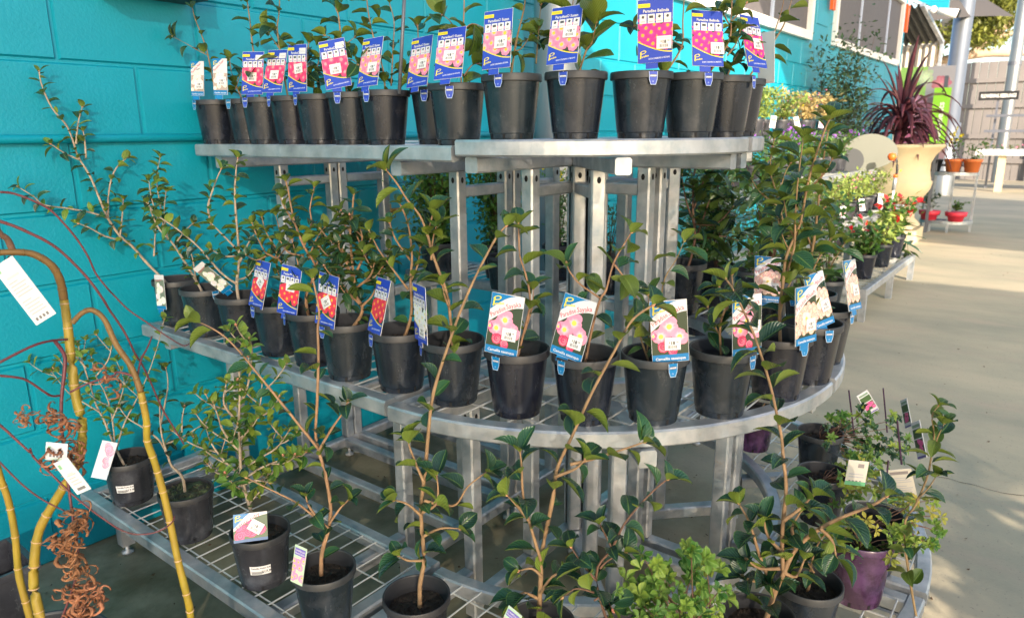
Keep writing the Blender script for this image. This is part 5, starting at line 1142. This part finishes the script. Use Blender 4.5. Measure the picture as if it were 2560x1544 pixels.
m = MB(); m.lathe([(0, .41), (.12, .402), (.20, .415), (.29, .48), (.345, .57), (.362, .64), (.36, .655), (.345, .662), (.325, .76), (.325, .85), (.36, .93), (.42, 1.00), (.445, 1.02), (.45, 1.04), (.43, 1.05), (.39, 1.045), (.37, 1.0), (0, .99)], 40); obj('bowl', m, 'stone', urn, True)
co = thing('cordyline', (8.95, 1.60, .99), 'maroon spiky strap leaved plant growing in the cream urn', 'cordyline')
rng = random.Random(8)
m = MB(); m.tube([(0, 0, 0), (0, .02, .3), (.01, .0, .42)], [.05, .045, .03], 8); obj('trunk', m, 'cord', co, True)
for i in range(96):
    a = rng.uniform(0, 2*PI); el = rng.uniform(.05, 1.4); L = rng.uniform(.42, .82); z0 = rng.uniform(.05, .42); q = Vector((0, 0, z0)); dx, dz = math.cos(el), math.sin(el); pts = []
    dd = Vector((math.cos(a)*dx, math.sin(a)*dx, dz))
    for j in range(9):
        pts.append(q.copy()); q = q+dd*L/8; dd = (dd+Vector((0, 0, -(.22 if el < 1.2 else .09)*(1+j*.15)))).normalized()
    mb = MB(); mb.sweep(pts, [(-.03, .008), (0, 0), (.03, .008), (0, -.003)], scales=[.5, .9, 1, 1, .95, .85, .7, .45, .08]); obj('leaf', mb, 'cord', co, True)

# ---- poster, green sign, disc and watering wand
po = thing('flower_poster', (9.95, 1.56, 0), 'large poster of pink and green succulents behind the urn', 'poster')
P = Print(.56, 1.05); rg = random.Random(4); P.rect(-.28, 0, .28, 1.05, (.30, .20, .25)); P.rect(-.28, .6, 0, 1.05, (.28, .52, .12)); P.rect(0, .7, .28, 1.05, (.34, .33, .37))
def succ(x, z, r, c1, c2):
    for ring in range(4): P.flower(x, z, r*(1-.22*ring), c2, tuple(c*(.75+.12*ring) for c in c1), None, 9, rg, .30)
for x, z, r, c1, c2 in ((-.02, .93, .10, (.5, .62, .4), (.6, .7, .5)), (.16, .85, .10, (.6, .2, .28), (.45, .4, .3)), (-.10, .60, .17, (.72, .35, .5), (.8, .6, .6)), (.08, .50, .17, (.7, .28, .42), (.8, .55, .55)), (-.17, .36, .15, (.62, .2, .36), (.7, .4, .5)), (.12, .22, .16, (.5, .12, .25), (.7, .4, .5)), (-.12, .12, .13, (.45, .15, .3), (.6, .3, .4)), (-.2, .82, .09, (.3, .6, .1), (.5, .7, .2))): succ(x, z, r, c1, c2)
c = link('panel', P.mesh('poster_panel'), po, loc=(0, 0, .86)); c.rotation_euler = (0, 0, -PI/2+.15)
for yy in (-.2, .2): obj('post', MB().box((.02, yy-.02, 0), (.05, yy+.02, 1.8)), 'steel', po)
gs = thing('green_sign', (9.80, 1.36, 0), 'lime green hanging board with upright white lettering beside the urn', 'sign')
P = Print(.17, .64); P.v = []; P.c = []
m = MB(); m.box((-.085, -.006, 0), (.085, .006, .64)); bd = obj('board', m, 'greensign', gs, loc=(0, 0, 1.02)); bd.rotation_euler = (0, 0, -PI/2+.15)
v2, f2, w = text_polys('Succulents', .03); k = .44/w; m = MB(); m.add([(.03-vy*.085, -.0075, .04+vx*k) for vx, vy in v2], f2); obj('lettering', m, 'white', bd)
obj('hole', MB().tube([(0, -.0075, .60), (0, .0075, .60)], .011, 10), 'black', bd)
obj('post', MB().box((.02, -.015, 0), (.05, .015, 1.62)), 'steel', gs)
dc = thing('frosted_disc', (6.75, 1.43, 0), 'pale frosted oval plastic panel with a dark round hole standing by the urn', 'panel')
m = MB(); pts = [(.23*math.cos(a), .15*math.sin(a)*(1.0+.25*math.sin(a))) for a in [2*PI*i/28 for i in range(28)]]
m.add([(x, -.008, z) for x, z in pts]+[(x, .008, z) for x, z in pts], [tuple(range(28)), tuple(range(55, 27, -1))]+[(i, (i+1) % 28, 28+(i+1) % 28, 28+i) for i in range(28)])
d = obj('panel', m, 'clearp', dc, loc=(0, 0, .98)); d.rotation_euler = (0, -.25, -PI/2+.3)
m = MB(); m.sweep([(-.12, -.0085, -.0), (-.12, -.0125, 0)], [(.09*math.cos(a), .10*math.sin(a)) for a in [PI/10*i for i in range(20)]]); obj('hole', m, 'greyhole', d)
obj('post', MB().box((-.02, -.0, 0), (.02, .03, .85)), 'galv', dc)
wd = thing('watering_wand', (6.6, 1.2, .0), 'watering wand with an orange round head hanging above the red flowers', 'watering wand')
p = [AX(x, y, 6.6) for x, y in ((2232, 388), (2241, 400), (2243, 425), (2240, 440))]; w0 = wd.location
wp = [q-w0 for q in smooth_path(p, 4)]
obj('hose', MB().tube(wp, .009, 8), 'black', wd, True)
m = MB(); q = AX(2230, 392, 6.6)-w0; m.lathe([(0, -.032), (.024, -.026), (.034, 0), (.026, .024), (0, .032)], 14, q); obj('head', m, 'orange', wd, True)
q1, q2, q3 = (AX(2239, 440, 6.6)-w0, AX(2234, 475, 6.6)-w0, AX(2226, 535, 6.6)-w0)
obj('grip', MB().tube([q1, q2], .015, 8), 'galv', wd, True); obj('collar', MB().tube([q1-Vector((0, 0, -.012)), q1-Vector((0, 0, .012))], .018, 8), 'orange', wd, True); obj('tube', MB().tube([q2, q3], .009, 8), 'white', wd, True)
obj('stand_rod', MB().tube([q3, Vector((q3.x, q3.y, 0))], .006, 6), 'steel', wd)

# ---- window clips
for x, z0, z1, lab in ((11.68, 2.50, 2.86, 'bright orange plastic clip at the right corner of the far window'), (8.02, 2.36, 2.60, 'small orange plastic clip between the two windows, cut by the picture edge')):
    t = thing('orange_clip', (x, 2.15, z0), lab, 'plastic clip'); m = MB(); h = z1-z0
    m.add([(-.05, 0, h*.5), (.05, 0, h*.5), (.09, 0, h), (.045, 0, h*.86), (-.03, 0, h*.86), (-.07, 0, h), (-.05, .03, h*.5), (.05, .03, h*.5), (.09, .03, h), (.045, .03, h*.86), (-.03, .03, h*.86), (-.07, .03, h)], [(0, 1, 2, 3, 4, 5), (11, 10, 9, 8, 7, 6)]+[(i, 6+i, 6+(i+1) % 6, (i+1) % 6) for i in range(6)])
    m.box((-.055, 0, 0), (-.015, .03, h*.5)); m.box((.015, 0, 0), (.055, .03, h*.5)); m.box((-.015, .005, h*.30), (.015, .025, h*.5)); obj('clip', m, 'orange', t)
# ---- far end of the building
ext = thing('awning_building', (13, 2.4, 0), 'dark sloping corrugated awning and ribbed wall at the far end of the turquoise building', 'building')
m = MB(); n = 9; y0, y1 = 2.08-2.4, 2.95-2.4
for i in range(n*4):
    pass
def corr(P0, U, V_, n, amp, nrm):
    mb = MB(); vs = []; k = n*8
    for i in range(k+1):
        a = P0+U*(i/k)+nrm*amp*math.sin(2*PI*i*n/k)
        vs += [a, a+V_]
    mb.add(vs, [(2*i, 2*i+2, 2*i+3, 2*i+1) for i in range(k)]); return mb
obj('ribbed_wall', corr(Vector((1, -.30, 1.0)), Vector((0, 1.1, 0)), Vector((0, 0, 1.56)), 12, .035, Vector((1, 0, 0))), 'corrl', ext)
obj('awning', corr(Vector((-.25, -.20, 2.98)), Vector((0, 1.1, 0)), Vector((1.2, -.12, -.42)), 11, .03, Vector((0, 0, 1))), 'corrd', ext)
m = MB(); m.add([(.05, -.52, 2.86), (.05, .1, 3.22), (.05, .9, 3.22), (.05, .9, 3.7), (.05, -.52, 3.7), (.12, -.52, 2.86), (.12, .1, 3.22), (.12, .9, 3.22), (.12, .9, 3.7), (.12, -.52, 3.7)], [(0, 1, 2, 3, 4), (9, 8, 7, 6, 5)]+[(i, 5+i, 5+(i+1) % 5, (i+1) % 5) for i in range(5)]); obj('gable_board', m, 'teal2', ext)
obj('downpipe', MB().tube([(-1.12, -.14, 0), (-1.12, -.14, 3.3)], .045, 10), 'teal2', ext, True)
m = MB(); m.rhs((1.0, -.36, 2.55), (1.0, -.36, .9), .05, .05); m.rhs((-.25, -.22, 2.99), (1.0, -.36, 2.56), .06, .05); obj('frame_tube', m, 'galv', ext)
ca = thing('security_camera', (13.0, 1.90, 2.88), 'white security camera on a bracket under the turquoise gable', 'camera')
m = MB(); m.sweep([(-.02, .10, .03), (0, -.16, -.03)], [(.065*math.cos(a), .065*math.sin(a)) for a in [PI/8*i for i in range(16)]], scales=[.75, 1]); obj('body', m, 'white', ca, True)
m = MB(); m.sweep([(0, -.161, -.03), (0, -.185, -.036)], [(.058*math.cos(a), .058*math.sin(a)) for a in [PI/8*i for i in range(16)]]); obj('lens', m, 'black', ca)
m = MB(); m.lathe([(0, -.05), (.045, -.03), (.05, .02), (.03, .05), (0, .06)], 12, (-.03, .16, .05)); m.tube([(-.03, .16, .05), (.0, .45, .2)], .02, 6); obj('bracket', m, 'white', ca, True)
# dark sail seen at top right
m = MB(); a, b_, c_, d_ = AX(2536, 42, 17.5), AX(2318, 54, 14.0), AX(2300, -60, 14.0), AX(2405, -40, 16.5); n = 10; vs = []
for i in range(n+1):
    for j in range(n+1):
        u, v = i/n, j/n; p = (a*(1-u)+b_*u)*(1-v)+(d_*(1-u)+c_*u)*v; p = p+Vector((0, 0, -.0)); p.z -= .35*math.sin(PI*u)*(v-.45)*(1 if v > .45 else .25); vs.append(p)
m.add(vs, [(i*(n+1)+j, (i+1)*(n+1)+j, (i+1)*(n+1)+j+1, i*(n+1)+j+1) for i in range(n) for j in range(n)])
tag(obj('shade_sail', m, 'sail', smooth=True), 'dark triangular shade sail stretched from the building to the far pole', 'shade sail')
# poles
m = MB(); m.lathe([(.19, 0), (.19, 1.3), (.155, 1.32), (.155, 6.5)], 24); p = AZ(2350, 487, 0)
tag(obj('pole', m, 'colg', smooth=True, loc=(p.x, p.y, 0)), 'thick galvanised pole behind the urn, nearer of the two', 'pole')
m = MB(); m.lathe([(.12, 0), (.12, 6.5)], 20); p = AZ(2492, 456, 0)
fp = thing('pole', (p.x, p.y, 0), 'slimmer galvanised pole against the grey fence with a band near its top', 'pole'); obj('shaft', m, 'colg', fp, True)
obj('band', MB().lathe([(.13, 2.55), (.13, 2.63)], 16), 'steel', fp)
# fence
fc = thing('board_fence', (20.9, 1.5, 0), 'tall grey panelled fence closing the far side of the yard', 'fence')
bm_ = MB(); bm_.add([(0, -.088, 0), (0, .088, 0), (0, .088, 2.72), (0, -.088, 2.72), (-.018, -.078, 0), (-.018, .078, 0), (-.018, .078, 2.72), (-.018, -.078, 2.72)], [(4, 7, 6, 5), (0, 3, 7, 4), (1, 5, 6, 2), (3, 2, 6, 7)]); bme = bm_.mesh('board', 'fence')
for i in range(64): link('board', bme, fc, loc=(0, -7.5+i*.18, random.uniform(-.01, .01)))
for z in (.45, 1.02, 1.72, 2.30): obj('rail', MB().box((-.075, -7.6, z-.05), (-.019, 4, z+.05)), 'fence', fc)
for i in range(6): obj('post', MB().box((-.14, -6.9+i*2.1, 0), (-.076, -6.8+i*2.1, 2.75)), 'fence', fc)
# seedling table
tb = thing('seedling_table', (17.4, .6, 0), 'long white edged table of flowering seedlings in front of the fence', 'table')
m = MB(); m.box((-.5, -4, .70), (.5, 1.05, .80)); obj('top', m, 'white', tb)
for y in (-3.6, -1.6, .55): obj('leg', MB().box((-.4, y, 0), (-.28, y+.12, .7)), 'stone', tb); 
for z in (1.15, 1.45): obj('rail', MB().rhs((.45, -4, z), (.45, 1.05, z), .05, .05), 'steel', tb)
for i in range(22): 
    bushy('seedling_punnet', 'punnet of pink flowered seedlings on the white edged table', (17.1, 1.5-i*.13), .80, .10, .07, 'G', 'shrub', 60, .035, pot=None, stems=5, seed=300+i, flowers='pink' if i % 3 else 'amber', nf=2, fs=.028, group='punnets on the seedling table', cat='seedlings')
sg = thing('seedling_sign', (18, 1.5, 0), 'black sign board with white capital letters on a thin post by the fence', 'sign')
bd = obj('board', MB().box((-.01, -.34, 1.76), (.01, .34, 1.93)), 'black', sg)
v2, f2, w = text_polys('FLOWERING SEEDLINGS', .02); k = .60/w; obj('lettering', MB().add([(-.0112, .30-vx*k, 1.81+vy*.10) for vx, vy in v2], f2), 'white', bd)
obj('post', MB().box((-.02+.04, -.02, 0), (.02+.04, .02, 1.76)), 'steel', sg)
# small half round rack
rk = thing('half_round_rack', (10.15, 1.2, 0), 'small grey half round two shelf rack of pots right of the urn', 'plant rack')
for z in (.12, .69):
    m = MB(); pts = [Vector((.0-.30*math.sin(t)*.8, -.27*math.cos(t)*-1*-1, z)) for t in [PI*i/16 for i in range(17)]]
    m.sweep(pts, [(-.012, -.02), (.012, -.02), (.012, .02), (-.012, .02)]); m.rhs((0, -.27, z), (0, .27, z), .03, .04)
    vs = [p-Vector((0, 0, .012)) for p in pts]; m.add(vs, [tuple(range(len(vs)))]); obj('shelf', m, 'galv', rk)
for x, y in ((0, -.26), (0, .26), (-.23, -.05), (-.20, .14)): obj('leg', MB().box((x-.012, y-.012, 0), (x+.012, y+.012, .67)), 'galv', rk)
obj('top_rail', MB().rhs((.0, -.27, .78), (0, .27, .78), .025, .03), 'galv', rk)
TERR = MB().lathe([(0, 0), (.07, 0), (.09, .12), (.10, .12), (.10, .15), (.085, .15), (.08, .12), (0, .11)], 20).mesh('pot', 'terra', True)
def sm(label, x, y, z, potm, h, w, fol, n, s, fl=None, nf=0, sd=1, fs=.02, cat='potted plant'):
    r = bushy('rack_pot', label, (x, y), z+.0, h, w, 'G', fol, n, s, pot=None, stems=6, seed=sd, flowers=fl, nf=nf, fs=fs, group=None, cat=cat, base_h=.1)
    for c in list(r.children): c.location.z += .12
    link('pot', potm, r); return r
DKP = MB().lathe([(0, 0), (.07, 0), (.095, .13), (.1, .13), (.1, .14), (.085, .14), (.08, .11), (0, .11)], 20).mesh('pot', 'black', True)
REDP = MB().lathe([(0, 0), (.08, 0), (.09, .06), (.11, .06), (.12, .11), (.09, .11), (0, .09)], 20).mesh('pot', 'redtray', True)
sm('small green shrub in a black pot at the left of the upper rack shelf', 10.05, 1.39, .71, DKP, .16, .10, 'shrub', 160, .045, sd=401)
sm('yellow flowered plant in a terracotta pot on the upper rack shelf', 10.0, 1.18, .71, TERR, .30, .08, 'shrub', 110, .045, 'yelf', 16, 402, .035)
sm('arching ferny plant in a terracotta pot at the right of the upper rack shelf', 10.0, .99, .71, TERR, .22, .18, 'shrub', 130, .05, sd=403)
sm('grey blue tuft in a red pot at the left of the lower rack shelf', 9.98, 1.36, .14, REDP, .22, .12, 'olive', 200, .06, sd=404)
sm('round green plant in a red pot at the right of the lower rack shelf', 9.95, 1.08, .14, REDP, .12, .10, 'shrub', 170, .045, sd=405)
# fallen tag and scraps under the stand
q = AZ(1440, 1385, .012); sc = MB(); sc.add([(-.03, -.02, .006), (.03, -.015, .02), (.035, .02, .012), (-.02, .025, .004), (-.03, -.02, .003), (.03, -.015, .017), (.035, .02, .009), (-.02, .025, .001)], [(0, 1, 2, 3), (7, 6, 5, 4), (0, 4, 5, 1), (1, 5, 6, 2), (2, 6, 7, 3), (3, 7, 4, 0)])
tag(obj('fallen_tag', sc, 'amber', loc=(q.x, q.y, 0)), 'yellow and red fallen plant tag lying on the floor under the curved stand', 'fallen tag')
# tree behind the fence
tr = thing('gum_tree', (27, 3.2, 0), 'pale branched tree with yellow olive leaves behind the fence', 'tree')
def TP_(s, X=27): return [AX(x, y, X)-tr.location for x, y in parse(s)]
m = MB(); tk = TP_('2270,330 2300,200 2330,120 2365,70 2400,20 2440,-60'); m.tube([Vector((tk[0].x, tk[0].y, 0))]+smooth_path(tk, 4), [.42]+[.38-.011*i for i in range(21)], 10); obj('trunk', m, 'treeb', tr, True)
for s, r in (('2310,185 2340,120 2370,95 2420,110 2480,80 2545,50 2600,20', .20), ('2360,170 2400,155 2450,115 2500,90 2560,80', .12), ('2340,160 2400,142 2470,133 2520,134 2600,130', .17), ('2330,150 2310,110 2290,60', .12), ('2420,145 2460,125 2450,108 2430,95', .04)):
    q = smooth_path(TP_(s, 26.8+random.random()), 4); m = MB(); m.tube(q, [r*(1-.5*i/(len(q)-1)) for i in range(len(q))], 8); obj('branch', m, 'treeb', tr, True)
rng = random.Random(77); mb = MB()
for cx, cy, rx, ry, n in ((2470, 25, 75, 55, 2600), (2410, 75, 60, 30, 1200), (2450, 95, 55, 18, 700), (2300, 70, 60, 35, 900), (2310, 110, 28, 22, 260), (2550, -10, 60, 50, 700)):
    for i in range(n):
        px, py = cx+rng.gauss(0, rx*.5), cy+rng.gauss(0, ry*.5); p = AX(px, py, 27+rng.uniform(-1.5, 1.5))-tr.location
        d = Vector((rng.gauss(0, .6), rng.gauss(0, .6), rng.gauss(-.4, .6))).normalized(); s_ = rng.uniform(.12, .26); M3 = orient(d, Vector((rng.uniform(-1, 1), rng.uniform(-1, 1), 1))); o = len(mb.v)
        mb.v += [tuple(p+M3@(Vector(v)*s_)) for v in ((0, 0, 0), (.22, .45, 0), (0, 1, 0), (-.22, .45, .04))]; mb.f.append((o, o+1, o+2, o+3))
tag(obj('crown', mb, 'treef', tr), kind='stuff')
# unseen shrub added behind the viewer to dapple sunlight on the right paving
bushy('dapple_shrub', 'unseen potted shrub added behind the viewer to dapple the paving at lower right', (.30, -2.30), 0, 1.05, .42, 'D', 'shrub', 520, .17, scale=2.5, stems=14, seed=500, group=None, cat='shrub')
